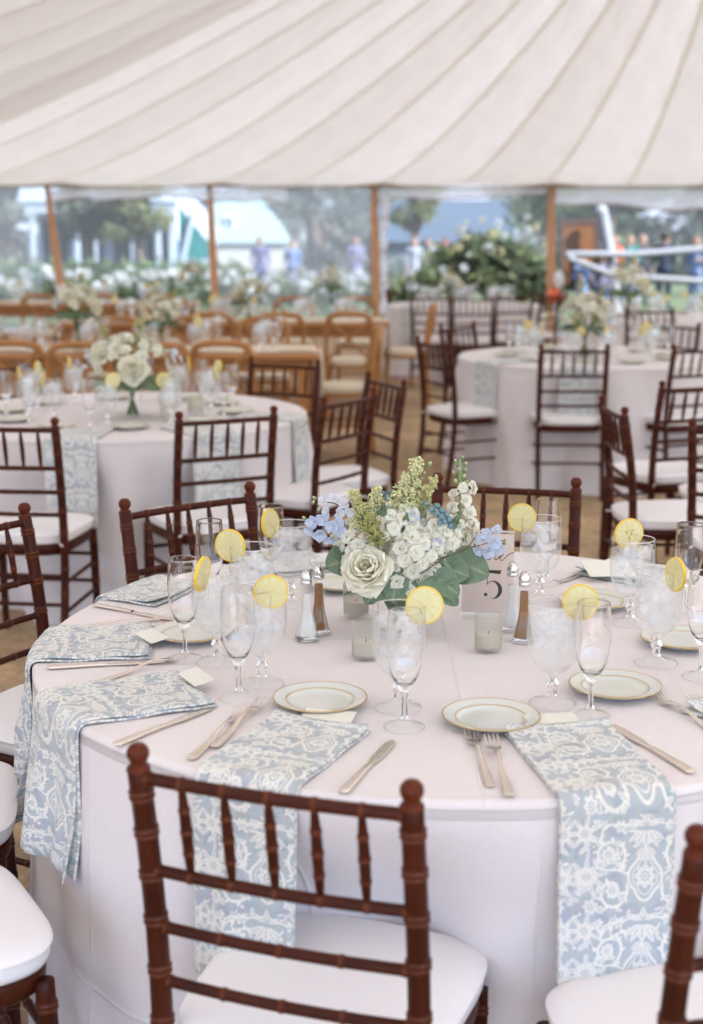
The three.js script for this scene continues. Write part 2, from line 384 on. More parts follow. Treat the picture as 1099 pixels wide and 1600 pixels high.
// ---------------------------------------------------------------- the tent
const EAVE = 2.3, PEAK = 7, PX = 4.6, PZ1 = -15.65, PZ2 = -4, XL = -10, XR = 19.2, ZF = -26.6, ZN = 2.5, POLE_X = [-5.6, -2.61, 0.418, 3.68];
{
  const canvasTone = dataTex(256, (u, v, i, j) => { const n = 0.95 + 0.05 * fbm(u, v, 6, 4, 41) + 0.02 * (hash2(i, j, 43) - 0.5); return [n, n, n]; }, true);
  const mk = (r, g, b, t) => phy({ color: lin(r, g, b), map: rep(canvasTone, 0.5), roughness: 1, transmission: t, thickness: 0, side: THREE.DoubleSide, bumpMap: rep(softTex, 0.8), bumpScale: 0.01 });
  const tones = [mk(0.78, 0.728, 0.645, 0.315), mk(0.775, 0.715, 0.63, 0.302), mk(0.785, 0.735, 0.655, 0.324)];
  const seamMat = mk(0.90, 0.845, 0.745, 0.88), tan = std({ color: lin(0.42, 0.27, 0.14), roughness: 0.9 });
  const canopy = thing('tent_canopy', 'cream sailcloth tent canopy with radiating sewn seams rising to a peak', 'tent canopy', [PX, 0, -9.8]);
  const ox = -PX, oz = 9.8;
  const R = rng(5), prof = (t) => Math.pow(t, 1.38);
  const patch = (E0, E1, A0, A1, n, full) => {
    const bulge = 0.008 + 0.016 * R();
    const g = sheet(6, 26, (s, t) => {
      const ex = lerp(E0.x, E1.x, s), ez = lerp(E0.y, E1.y, s), ax = lerp(A0.x, A1.x, s), az = lerp(A0.y, A1.y, s), tt = full ? t : t * 0.996;
      return V(lerp(ex, ax, tt) + ox, EAVE + (PEAK - EAVE) * prof(tt) + bulge * Math.sin(Math.PI * s) * Math.sin(Math.PI * Math.min(1, tt + 0.08)), lerp(ez, az, tt) + oz);
    }, (u, v, p) => [u * 1.5, v * 12]);
    mesh('panel', g, tones[n % 3], canopy);
    const dir = V(E1.x - E0.x, 0, E1.y - E0.y).normalize().multiplyScalar(0.036);
    const sg = sheet(1, 40, (s, t) => {
      const tt = t * 0.985, k = (s - 0.5) * 2 * Math.min(1, (1 - tt) * 8);
      return V(lerp(E0.x, A0.x, tt) + dir.x * k + ox, EAVE + (PEAK - EAVE) * prof(tt) - 0.006, lerp(E0.y, A0.y, tt) + dir.z * k + oz);
    });
    mesh('seam', sg, seamMat, canopy);
  };
  const V2 = (x, z) => new THREE.Vector2(x, z);
  const far = [V2(XL, PZ1), V2(XL, PZ1 - 2.8), V2(XL, PZ1 - 5.5), V2(XL, PZ1 - 8.2), V2(XL, ZF)];
  for (let x = 0.418 - 1.545 * 6; x < XR - 0.3; x += 1.545) far.push(V2(x, ZF));
  far.push(V2(XR, ZF), V2(XR, PZ1 - 8.2), V2(XR, PZ1 - 5.5), V2(XR, PZ1 - 2.8), V2(XR, PZ1));
  const A1 = V2(PX, PZ1), A2 = V2(PX, PZ2);
  far.forEach((e, i) => { if (i) patch(far[i - 1], e, A1, A1, i); });
  for (const x of [XL, XR]) for (let k = 0; k < 8; k++) { const z0 = lerp(PZ1, PZ2, k / 8), z1 = lerp(PZ1, PZ2, (k + 1) / 8); patch(V2(x, z0), V2(x, z1), V2(PX, z0), V2(PX, z1), k, true); }
  const near = [V2(XL, PZ2), V2(XL, -1), V2(XL, ZN), V2(-6.5, ZN), V2(-3, ZN), V2(0.5, ZN), V2(4, ZN), V2(7.5, ZN), V2(11, ZN), V2(15, ZN), V2(XR, ZN), V2(XR, -1), V2(XR, PZ2)];
  near.forEach((e, i) => { if (i) patch(near[i - 1], e, A2, A2, i); });
  // rope along the far eave, a little slack between the poles
  const rope = [];
  for (let x = XL; x <= XR + 0.01; x += 0.2) { let dmin = 9; for (const p of [-8.6, ...POLE_X, 6.8, 9.9, 13, 16]) dmin = Math.min(dmin, Math.abs(x - p)); rope.push(V(x + ox, EAVE - 0.01 - 0.035 * Math.min(1, dmin / 1.5), ZF + oz)); }
  mesh('eave_rope', limb(rope, rope.map(() => 0.022), 6), std({ color: lin(0.40, 0.33, 0.26), roughness: 1 }), canopy);
  for (const x of [-8.6, ...POLE_X, 6.8]) for (const s of [-1, 1]) {
    const g = sheet(8, 3, (u, v) => { const d = u * 0.62, t = (0.004 + v * 0.035 * (1 - u * 0.75)); return V(lerp(x + s * d, PX, t) + ox, EAVE + (PEAK - EAVE) * prof(t) - 0.02, lerp(ZF, PZ1, t) + oz); });
    mesh('pole_patch', g, tan, canopy);
  }
  const poleWood = phy({ color: lin(0.58, 0.28, 0.12), roughness: 0.5, bumpMap: rep(grainTex, 1, 2), bumpScale: 0.002 });
  const poleText = ['timber tent side pole beside the hydrangeas before the porch, leaning inward', 'timber tent side pole beside the white canopy and the pale aqua roof', 'timber tent side pole with a white rolled sidewall strapped down its length', 'timber tent side pole with an orange lantern near its foot'];
  POLE_X.forEach((x, i) => {
    const lean = [0.30, 0.1, 0.05, 0.02][i], b = gy(x, ZF);
    const t = thing('tent_pole', poleText[i], 'tent pole', [x, b, ZF + 0.02], 0, 'side poles along the far eave');
    const pts = steps(0, 1, 8).map((k) => V(lean * (1 - k), k * (EAVE - b - 0.02), 0.25 * (1 - k)));
    mesh('shaft', limb(pts, pts.map((_, k) => 0.052 + 0.026 * Math.sin(Math.PI * k / 8)), 12), poleWood, t);
    mesh('finial_pin', limb([V(0, EAVE - b - 0.03, 0), V(0, EAVE - b + 0.14, 0)], [0.012, 0.012], 8), M.chrome, t);
    mesh('base_plate', box(0.24, 0.02, 0.24, lean, 0.01, 0.25, 0.004), M.chrome, t);
  });
  // the two great poles stand outside the frame but carry the peaks
  for (const [z, w] of [[PZ1, 'under the far peak of the canopy'], [PZ2, 'under the near peak of the canopy']]) {
    const t = thing('centre_pole', 'tall timber centre pole ' + w, 'tent pole', [PX, 0, z]);
    mesh('shaft', limb([V(0, 0, 0), V(0, 3.5, 0), V(0, PEAK, 0)], [0.09, 0.1, 0.07], 14), poleWood, t);
  }
  // clear sidewalls and their rolled up tops
  const vinyl = phy({ color: lin(0.97, 0.985, 1), roughness: 0.40, transmission: 0.97, thickness: 0, ior: 1.2, side: THREE.DoubleSide });
  const rolled = phy({ color: lin(0.95, 0.96, 0.98), roughness: 0.8, transmission: 0.72, thickness: 0, side: THREE.DoubleSide });
  const hem = std({ color: lin(0.34, 0.22, 0.15), roughness: 0.9 });
  const wall = (x0, x1, label) => {
    const t = thing('clear_sidewall', label, 'tent sidewall', [(x0 + x1) / 2, gy(x0, ZF), ZF + 0.0]);
    const h = EAVE - gy(x0, ZF) - 0.05, w = x1 - x0;
    mesh('sheet', sheet(40, 10, (u, v) => V((u - 0.5) * w, 0.03 + v * h, 0.05 * Math.sin(u * 17) * (1 - v) + 0.03 * Math.sin(u * 31 + v * 4))), vinyl, t);
    mesh('bottom_hem', box(w, 0.07, 0.02, 0, 0.035, 0.0), rolled, t);
  };
  wall(XL, -5.75, 'hazy clear vinyl sidewall beyond the first pole, blurring grey trees');
  wall(-2.5, 0.32, 'hazy clear vinyl sidewall between two poles, before the pale aqua roof');
  const valance = (x0, x1, h0, h1, label, seed) => {
    const t = thing('rolled_valance', label, 'tent valance', [(x0 + x1) / 2, EAVE - 0.06, ZF + 0.05]);
    const w = x1 - x0, Q = rng(seed), ph = [Q() * 6, Q() * 6, Q() * 6];
    const hh = (u) => lerp(h0, h1, u) * (1 + 0.14 * Math.sin(u * 7 + ph[0]) + 0.07 * Math.sin(u * 19 + ph[1]));
    const front = (u, v) => V((u - 0.5) * w, -v * hh(u), 0.09 * Math.sin(v * Math.PI) * (1 + 0.4 * Math.sin(u * 23 + ph[2])) + 0.03 * Math.sin(u * 60 + v * 6));
    mesh('gathered_vinyl', sheet(90, 10, front), rolled, t);
    const pts = steps(0, 1, 60).map((u) => front(u, 1));
    mesh('hem', limb(pts, pts.map(() => 0.014), 6), hem, t);
  };
  valance(-5.5, -3.3, 0.22, 0.12, 'short white valance drooping under the eave before the porch', 1);
  valance(-3.3, -1.2, 0.16, 0.26, 'bright white valance rolled up either side of the second pole', 4);
  valance(0.5, 3.55, 0.20, 0.10, 'narrow white valance rolled up above the flowering shrub', 2);
  valance(3.75, 8.6, 0.30, 0.36, 'thick white valance rolled up above the white rails', 3);
  const strap = thing('rolled_sidewall', 'bunched white sidewall strapped beside the middle tent pole', 'tent sidewall', [0.60, gy(0.6, ZF), ZF + 0.12]);
  const sp = steps(0, 1, 40).map((k) => V(0.02 * Math.sin(k * 9), 0.35 + k * 2.2, 0.02 * Math.cos(k * 7)));
  mesh('bundle', limb(sp, sp.map((_, k) => 0.07 + 0.02 * Math.sin(k * 0.9)), 10), rolled, strap);
  for (const y of [0.9, 1.5, 2.1]) mesh('tie', place(new THREE.TorusGeometry(0.085, 0.012, 6, 20), [0, y, 0], [Math.PI / 2, 0, 0]), hem, strap);
  const lan = thing('lantern', 'orange globe lantern with a white bulb hung at the foot of a tent pole', 'lantern', [3.76, gy(3.7, ZF) + 0.52, ZF + 0.3]);
  mesh('globe', place(new THREE.SphereGeometry(0.16, 20, 14), [0, 0.16, 0], [0, 0, 0], [1, 0.85, 1]), std({ color: lin(0.75, 0.12, 0.03), roughness: 0.5 }), lan);
  mesh('cap', place(new THREE.SphereGeometry(0.11, 20, 14), [0.06, 0.46, 0], [0, 0, 0], [0.85, 1.5, 0.85]), M.white, lan);
  mesh('stand', limb([V(0, 0.02, 0), V(0, -0.5, 0)], [0.02, 0.03], 8), M.chrome, lan);
}

// ---------------------------------------------------------------- trees, hedges, shrubs
function leafCloud(blobs, n, size, seed, palette, flat = 0) {
  const R = rng(seed), pos = [], idx = [], col = [], tot = blobs.reduce((a, b) => a + b[3] * b[4] * b[5], 0);
  const nv = V(0, 0, 0), a = V(0, 0, 0), b = V(0, 0, 0), c = V(0, 0, 0);
  for (const [x, y, z, rx, ry, rz, shade = 1] of blobs) {
    const m = Math.round(n * rx * ry * rz / tot);
    for (let i = 0; i < m; i++) {
      do nv.set(R() * 2 - 1, R() * 2 - 1, R() * 2 - 1); while (nv.lengthSq() > 1 || nv.lengthSq() < 1e-3);
      nv.normalize();
      const rr = Math.pow(R(), 0.42) * (0.86 + 0.22 * Math.sin(nv.x * 5 + nv.y * 7 + seed));
      c.set(x + nv.x * rx * rr, y + nv.y * ry * rr, z + nv.z * rz * rr);
      a.set(R() - 0.5, R() - 0.5, R() - 0.5).normalize(); b.set(R() - 0.5, R() - 0.5, R() - 0.5).cross(a).normalize();
      const s = size * (0.6 + 0.8 * R()), q = palette[Math.floor(R() * palette.length)], k = shade * (0.75 + 0.5 * R());
      const o = pos.length / 3;
      for (const [u, v] of [[-1, 0], [0, -0.45], [1, 0], [0, 0.45]]) { pos.push(c.x + a.x * u * s + b.x * v * s, c.y + a.y * u * s + b.y * v * s, c.z + a.z * u * s + b.z * v * s); col.push(q[0] * k, q[1] * k, q[2] * k); }
      idx.push(o, o + 1, o + 2, o, o + 2, o + 3);
    }
  }
  return geoFrom(pos, idx, null, col);
}
const GREYGREEN = [[0.10, 0.125, 0.075], [0.13, 0.15, 0.095], [0.085, 0.11, 0.07], [0.15, 0.165, 0.11]];
const GREEN = [[0.06, 0.10, 0.03], [0.08, 0.12, 0.035], [0.045, 0.08, 0.025], [0.11, 0.14, 0.05]];
const OLIVE = [[0.10, 0.12, 0.03], [0.14, 0.15, 0.045], [0.06, 0.085, 0.02], [0.20, 0.19, 0.07]];
function tree(x, z, h, w, seed, pal, label, low = 0.3) {
  const R = rng(seed), t = thing('tree', label, 'tree', [x, gy(x, z), z], 0, 'trees beyond the tent');
  const limbs = [limb(steps(0, 1, 6).map((k) => V(Math.sin(k * 2 + seed) * 0.12 * h * 0.2, k * h * 0.62, 0)), steps(0, 1, 6).map((k) => w * 0.07 * (1.15 - 0.8 * k)), 8)];
  const blobs = [];
  for (let i = 0; i < 11; i++) {
    const a = R() * 6.28, r = w * 0.36 * Math.sqrt(R()), y = h * lerp(low, 0.86, (i + 0.5) / 11), k = 1 - 0.5 * Math.abs((i / 11) - 0.4);
    blobs.push([Math.cos(a) * r, y, Math.sin(a) * r, w * (0.2 + 0.12 * R()) * k, h * (0.09 + 0.05 * R()), w * (0.2 + 0.12 * R()) * k, 0.8 + 0.4 * R()]);
    limbs.push(limb([V(0, h * 0.3 + y * 0.2, 0), V(Math.cos(a) * r * 0.5, y * 0.85, Math.sin(a) * r * 0.5), V(Math.cos(a) * r, y, Math.sin(a) * r)], [w * 0.03, w * 0.018, w * 0.006], 5));
  }
  mesh('trunk', merge(limbs), M.bark, t);
  mesh('crown', leafCloud(blobs, 4200, w * 0.028, seed + 9, pal), M.foliage, t);
}
tree(-19, -62, 9, 9, 11, GREYGREEN, 'pale grey tree seen through the hazy sidewall beyond the first pole', 0.08);
tree(-15.5, -95, 14, 12, 12, GREYGREEN, 'tall grey green tree behind the porch roof', 0.1);
tree(-12.2, -66, 5.6, 4.4, 13, GREYGREEN, 'feathery tree hanging over the columns of the white porch', 0.40);
tree(-9.6, -64, 5.2, 4.0, 14, OLIVE, 'yellow green tree overhanging the end of the white porch', 0.42);
tree(-2.2, -84, 10, 8, 15, GREYGREEN, 'grey green tree beside the end of the aqua roof', 0.06);
tree(1.2, -78, 9, 6, 16, GREYGREEN, 'soft grey tree behind the middle tent pole', 0.06);
tree(-5.5, -120, 16, 13, 17, GREYGREEN, 'broad grey tree rising behind the aqua roof', 0.1);
tree(7.9, -58, 8, 4.6, 18, GREEN, 'dark green tree with a bare trunk behind the flowering shrub', 0.34);
tree(11.6, -66, 8, 7, 19, GREEN, 'green tree behind the tall wooden panel', 0.1);
tree(17.5, -72, 9, 9, 20, GREYGREEN, 'pale green tree behind the standing guests', 0.05);
tree(23.5, -64, 9, 8, 21, GREEN, 'blue green tree behind the guests at the picture edge', 0.05);
tree(2.4, -52, 5.2, 2.6, 22, OLIVE, 'light green sapling leaning over the far guests', 0.45);
tree(14.5, -104, 15, 12, 24, GREYGREEN, 'tall hazy tree far behind the guests', 0.06);
tree(-27, -108, 14, 15, 25, GREYGREEN, 'far grey tree at the picture edge beyond the hazy sidewall', 0.02);
tree(-21, -84, 8, 10, 26, GREYGREEN, 'low spreading grey tree beyond the hazy sidewall', 0.02);
tree(2.6, -112, 9, 8, 27, GREYGREEN, 'round grey tree beside the blue hill', 0.02);
tree(13.8, -78, 6, 7, 28, GREEN, 'low dark tree behind the wooden panel and the guests', 0.02);
tree(24, -98, 11, 14, 29, GREYGREEN, 'wide pale tree behind the guests at the picture edge', 0.02);
tree(-1.0, -125, 10, 10, 30, GREYGREEN, 'far pale tree between the aqua roof and the middle pole', 0.02);

function hydrangea(x, z, h, w, seed, label, dense = 1) {
  const t = thing('hydrangea_bush', label, 'hydrangea', [x, gy(x, z), z], 0, 'hydrangea bushes outside the tent');
  const R = rng(seed);
  mesh('foliage', leafCloud([[0, h * 0.5, 0, w * 0.5, h * 0.46, w * 0.4], [w * 0.22, h * 0.4, 0.1, w * 0.35, h * 0.36, w * 0.35], [-w * 0.25, h * 0.42, 0.1, w * 0.33, h * 0.36, w * 0.35]], 1500, 0.055, seed + 3, GREEN), M.foliage, t);
  for (let i = 0; i < 17 * dense; i++) {
    const a = R() * 6.28, e = Math.asin(0.1 + 0.9 * R()), p = V(Math.cos(a) * Math.cos(e) * w * 0.55, h * 0.48 + Math.sin(e) * h * 0.5, Math.sin(a) * Math.cos(e) * w * 0.45 + 0.05);
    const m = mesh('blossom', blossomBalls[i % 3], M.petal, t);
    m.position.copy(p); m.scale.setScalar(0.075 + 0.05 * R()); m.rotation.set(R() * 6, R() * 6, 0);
  }
}
const blossomBalls = [1, 2, 3].map((s) => {
  const R = rng(s * 31), parts = [];
  for (let i = 0; i < 46; i++) { const d = V(R() - 0.5, R() - 0.5, R() - 0.5).normalize(); parts.push(along(place(new THREE.CircleGeometry(0.27, 5), [0, 0.9 + 0.14 * R(), 0], [-Math.PI / 2 + (R() - 0.5) * 0.8, 0, 0]), V(0, 0, 0), d, R() * 6)); }
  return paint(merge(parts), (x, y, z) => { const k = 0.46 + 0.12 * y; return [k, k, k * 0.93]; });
});
hydrangea(-7.7, -30.2, 1.15, 1.5, 1, 'hydrangea bush with grey white blooms seen through the hazy sidewall', 1.3);
hydrangea(-6.75, -30.8, 1.05, 1.3, 2, 'hydrangea bush with white blooms just beyond the leaning pole', 1.2);
hydrangea(-5.7, -30.4, 1.0, 1.2, 3, 'white hydrangea bush before the dark gap in the hedge');
hydrangea(-4.8, -30.8, 1.02, 1.2, 4, 'white hydrangea bush in the middle of the row before the porch', 1.3);
hydrangea(-3.95, -30.4, 1.05, 1.1, 5, 'white hydrangea bush under the leaning white beam', 1.4);
hydrangea(-2.9, -32.0, 0.95, 1.3, 6, 'pale hydrangea bush beside the second tent pole', 0.9);
hydrangea(-1.7, -32.4, 0.95, 1.4, 7, 'pale hydrangea bush under the aqua roof', 0.8);
hydrangea(-0.5, -32.0, 0.98, 1.3, 8, 'pale hydrangea bush near the middle tent pole with bright blooms', 1.3);
hydrangea(0.25, -33.0, 0.9, 1.1, 9, 'small hydrangea bush behind the middle tent pole');
{
  const hedge = thing('clipped_hedge', 'clipped green hedge below the porch columns', 'hedge', [-9.6, gy(-9, -58), -58]);
  const bl = []; for (let i = 0; i < 14; i++) bl.push([-4.5 + i * 0.72, 0.62, 0, 0.62, 0.62, 0.6, 0.8 + 0.35 * hash2(i, 1, 4)]);
  mesh('foliage', leafCloud(bl, 7000, 0.09, 41, GREEN.map((c) => [c[0] * 1.35, c[1] * 1.35, c[2] * 1.35])), M.foliage, hedge);
  const bank = thing('leafy_bank', 'grey green bank of bushes behind the guests and the white rails', 'bushes', [10.2, gy(10, -44), -44]);
  const bb = []; for (let i = 0; i < 15; i++) bb.push([-4.9 + i * 0.72, 0.85 + 0.3 * hash2(i, 3, 4), (i % 3) * 0.5, 0.75, 0.85, 0.7, 0.8 + 0.35 * hash2(i, 1, 4)]);
  mesh('foliage', leafCloud(bb, 7000, 0.09, 43, GREYGREEN), M.foliage, bank);
  const low = thing('leafy_bank', 'low pale bushes beyond the flowering shrub, under the blue hill', 'bushes', [3.6, gy(3.6, -58), -58]);
  const lb = []; for (let i = 0; i < 9; i++) lb.push([-3.4 + i * 0.85, 0.55 + 0.2 * hash2(i, 5, 4), (i % 3) * 0.4, 0.8, 0.7, 0.6, 0.8 + 0.4 * hash2(i, 6, 4)]);
  mesh('foliage', leafCloud(lb, 5000, 0.09, 44, [...GREYGREEN, [0.2, 0.2, 0.14]]), M.foliage, low);
  const shrub = thing('flowering_shrub', 'large green shrub with pale yellow flower heads between two tent poles', 'shrub', [2.65, gy(2.6, -30), -30]);
  const sb = [];
  const Q = rng(8);
  for (let i = 0; i < 40; i++) { const u = (i + Q()) / 40, x = lerp(-1.75, 1.6, u), top = lerp(1.0, 1.95, sstep(u, 0, 0.6)) - 0.3 * sstep(u, 0.8, 1); sb.push([x, top * (0.2 + 0.65 * Q()), (Q() - 0.5) * 0.9, 0.42, 0.34, 0.4, 0.6 + 0.8 * Q()]); }
  mesh('foliage', leafCloud(sb, 17000, 0.075, 42, [...GREEN, ...OLIVE]), M.foliage, shrub);
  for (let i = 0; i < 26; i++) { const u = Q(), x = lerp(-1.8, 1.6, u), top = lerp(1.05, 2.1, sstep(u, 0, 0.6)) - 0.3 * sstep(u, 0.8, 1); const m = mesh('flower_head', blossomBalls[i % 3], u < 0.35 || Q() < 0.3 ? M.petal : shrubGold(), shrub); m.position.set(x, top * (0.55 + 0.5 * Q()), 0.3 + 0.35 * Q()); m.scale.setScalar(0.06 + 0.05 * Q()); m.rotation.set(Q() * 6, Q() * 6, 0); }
}
function shrubGold() { return M.gold ??= phy({ color: lin(0.36, 0.32, 0.15), roughness: 0.8, transmission: 0.25, thickness: 0 }); }

// ---------------------------------------------------------------- buildings and other far things
{
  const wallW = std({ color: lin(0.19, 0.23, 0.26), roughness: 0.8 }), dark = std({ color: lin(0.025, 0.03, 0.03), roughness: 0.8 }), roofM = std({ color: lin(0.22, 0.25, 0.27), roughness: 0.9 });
  const colM = std({ color: lin(0.23, 0.26, 0.28), roughness: 0.7 });
  const porchZ = -76, b = gy(-12, porchZ);
  const h = thing('porch_house', 'pale blue white house with a columned porch and dark openings', 'house', [-12.5, b, porchZ]);
  mesh('wall', merge([box(9.2, 4.2, 0.3, 0, 2.1, -2.4), box(1.9, 4.2, 2.5, 4.0, 2.1, -1.1)]), wallW, h);
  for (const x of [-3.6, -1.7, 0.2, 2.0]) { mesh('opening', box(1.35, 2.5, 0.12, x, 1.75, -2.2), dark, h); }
  for (const x of [-4.4, -2.05, -1.15, 0.95, 2.25, 2.95]) { const c = mesh('column', merge([limb([V(0, 0.7, 0), V(0, 3.3, 0)], [0.2, 0.17], 14), box(0.52, 0.12, 0.52, 0, 0.72, 0), box(0.5, 0.14, 0.5, 0, 3.36, 0)]), colM, h); c.position.set(x, 0, 0.1); }
  mesh('porch_floor', box(9.4, 0.66, 3.0, 0, 0.33, -0.8), wallW, h);
  mesh('beam', box(9.4, 0.5, 0.5, 0, 3.68, 0.1), colM, h);
  const rf = new THREE.Shape(); rf.moveTo(-2.6, 0); rf.lineTo(1.2, 0); rf.lineTo(-0.7, 2.2); rf.closePath();
  const rg = new THREE.ExtrudeGeometry(rf, { depth: 10, bevelEnabled: false }); rg.rotateY(-Math.PI / 2); rg.translate(5, 4.0, -0.7);
  mesh('roof', rg, roofM, h);
  for (const x of [3.7, 4.4]) { const w = mesh('window', box(0.5, 1.3, 0.06, x, 2.0, 0.18), M.white, h); mesh('pane', box(0.4, 1.2, 0.05, x, 2.0, 0.2), dark, w); }

  const aq = std({ color: lin(0.20, 0.275, 0.262), roughness: 0.7 }), beige = std({ color: lin(0.36, 0.35, 0.29), roughness: 0.9 });
  const c = thing('cottage', 'cottage with a pale aqua hipped roof and a small dormer window', 'cottage', [-8.2, gy(-8, -100), -100]);
  mesh('wall', box(8.4, 1.9, 5, 0, 0.95, 0), beige, c);
  const hip = [[-4.6, 1.8, 2.9], [4.0, 1.8, 2.9], [4.0, 1.8, -2.9], [-4.6, 1.8, -2.9], [-3.2, 5.0, 0], [2.0, 5.0, 0]];
  const q = (ids) => ids.flatMap(([a, d, e]) => [...hip[a], ...hip[d], ...hip[e]]);
  const tri = q([[0, 1, 5], [0, 5, 4], [1, 2, 5], [2, 3, 4], [2, 4, 5], [3, 0, 4], [0, 3, 2], [0, 2, 1]]);
  mesh('roof', geoFrom(tri, tri.map((_, i) => i).slice(0, tri.length / 3)), aq, c);
  const w = mesh('window', box(0.7, 0.95, 0.5, -0.1, 3.2, 1.75), M.white, c); mesh('pane', box(0.5, 0.7, 0.06, -0.1, 3.2, 2.02), std({ color: lin(0.12, 0.18, 0.22), roughness: 0.2 }), w);

  const teal = std({ color: lin(0.012, 0.115, 0.10), roughness: 0.8 }), cv = phy({ color: lin(0.32, 0.38, 0.38), roughness: 0.9, transmission: 0.25, thickness: 0 });
  const u = thing('party_canopy', 'small white canopy with a teal gable side and a slanted white leg', 'canopy', [-6.55, gy(-6.5, -60), -60]);
  const gs = new THREE.Shape(); gs.moveTo(-0.75, 3.45); gs.lineTo(0.75, 1.55); gs.lineTo(0.75, 1.15); gs.lineTo(-0.75, 1.15); gs.closePath();
  mesh('side_panel', new THREE.ExtrudeGeometry(gs, { depth: 0.05, bevelEnabled: false }), teal, u);
  const slope = sheet(4, 4, (s, t) => V(-0.8 + 1.7 * s, 3.5 - 2.0 * s + 0.9 * t, 0.1 - 1.6 * t));
  mesh('roof', slope, cv, u);
  mesh('roof_lining', place(slope, [0, -0.02, 0]), cv, u);
  mesh('leg', limb([V(-0.05, 3.0, 0.35), V(-0.75, -0.1, 0.7)], [0.13, 0.13], 4), colM, u);
  mesh('rear_leg', limb([V(0.7, 1.5, -0.2), V(0.7, 0, -0.2)], [0.05, 0.05], 6), M.white, u);
  mesh('front_leg', limb([V(-0.72, 3.3, 0.05), V(-0.72, 0, 0.05)], [0.05, 0.05], 6), M.white, u);

  const sl = std({ color: lin(0.042, 0.064, 0.088), roughness: 0.9 }), sl2 = std({ color: lin(0.055, 0.08, 0.105), roughness: 0.9 });
  const bh = thing('boathouse', 'low slate blue building seen beyond the flowering shrub', 'building', [5.0, gy(5, -78), -78]);
  mesh('wall', box(6.6, 2.0, 5, 0, 1.0, 0), sl2, bh);
  const bs = new THREE.Shape(); bs.moveTo(-3.0, 0); bs.lineTo(3.0, 0); bs.lineTo(0, 2.2); bs.closePath();
  const bg = new THREE.ExtrudeGeometry(bs, { depth: 7.2, bevelEnabled: false }); bg.rotateY(Math.PI / 2); bg.translate(-3.6, 1.95, 0);
  mesh('roof', bg, sl, bh);
  for (const x of [-1.6, 1.8]) { const w2 = mesh('window', box(0.8, 0.9, 0.06, x, 1.15, 2.53), colM, bh); mesh('pane', box(0.62, 0.72, 0.05, x, 1.15, 2.55), dark, w2); }

  // beyond the eave at the far corner: wooden panel, leaning post and white rails
  const pz = -30, py = gy(4.8, pz);
  const pn = thing('wooden_panel', 'tall dark framed wooden panel with a golden grain, beside the white post', 'panel', [4.82, py, pz], 0.12);
  const frameM = std({ color: lin(0.045, 0.022, 0.015), roughness: 0.5 }), gold = phy({ color: lin(0.13, 0.05, 0.014), roughness: 0.4, bumpMap: rep(grainTex, 1, 2), bumpScale: 0.003 });
  pn.rotation.z = 0.05;
  mesh('board', box(0.66, 1.25, 0.04, 0.02, 1.32, 0.0), gold, pn);
  mesh('frame', merge([box(0.86, 0.14, 0.07, 0, 2.02, 0.0, 0.01), box(0.86, 0.1, 0.07, 0, 0.66, 0, 0.01), box(0.09, 1.27, 0.07, -0.385, 1.33, 0, 0.01), box(0.07, 1.27, 0.07, 0.395, 1.33, 0, 0.01)]), frameM, pn);
  for (const x of [-0.34, 0.34]) mesh('leg', box(0.06, 0.62, 0.06, x, 0.31, 0), frameM, pn);
  const railM = std({ color: lin(0.24, 0.245, 0.25), roughness: 0.8 });
  const rail = (name, label, pts, r) => { const t = thing(name, label, 'rail', [0, 0, 0]); mesh('bar', limb(pts, pts.map(() => r), 4), railM, t); mesh('cap', place(new THREE.SphereGeometry(r * 1.05, 8, 6), pts[0].toArray()), railM, t); };
  rail('white_post', 'thick white post leaning beside the wooden panel', [V(5.12, 1.86, -29.5), V(5.42, 0.5, -29.4), V(5.5, gy(5, -29.4), -29.4)], 0.13);
  rail('white_rail', 'upper white rail crossing in front of the guests', [V(4.43, 0.99, -29.2), V(5.8, 1.0, -29.2), V(7.6, 1.14, -29.2), V(9.5, 1.25, -29.2)], 0.07);
  rail('white_rail', 'lower white rail dipping from the wooden panel in front of the guests', [V(4.46, 0.90, -29.0), V(5.33, 0.58, -29.0), V(7.3, 0.45, -29.0), V(9.4, 0.44, -29.0)], 0.065);
}

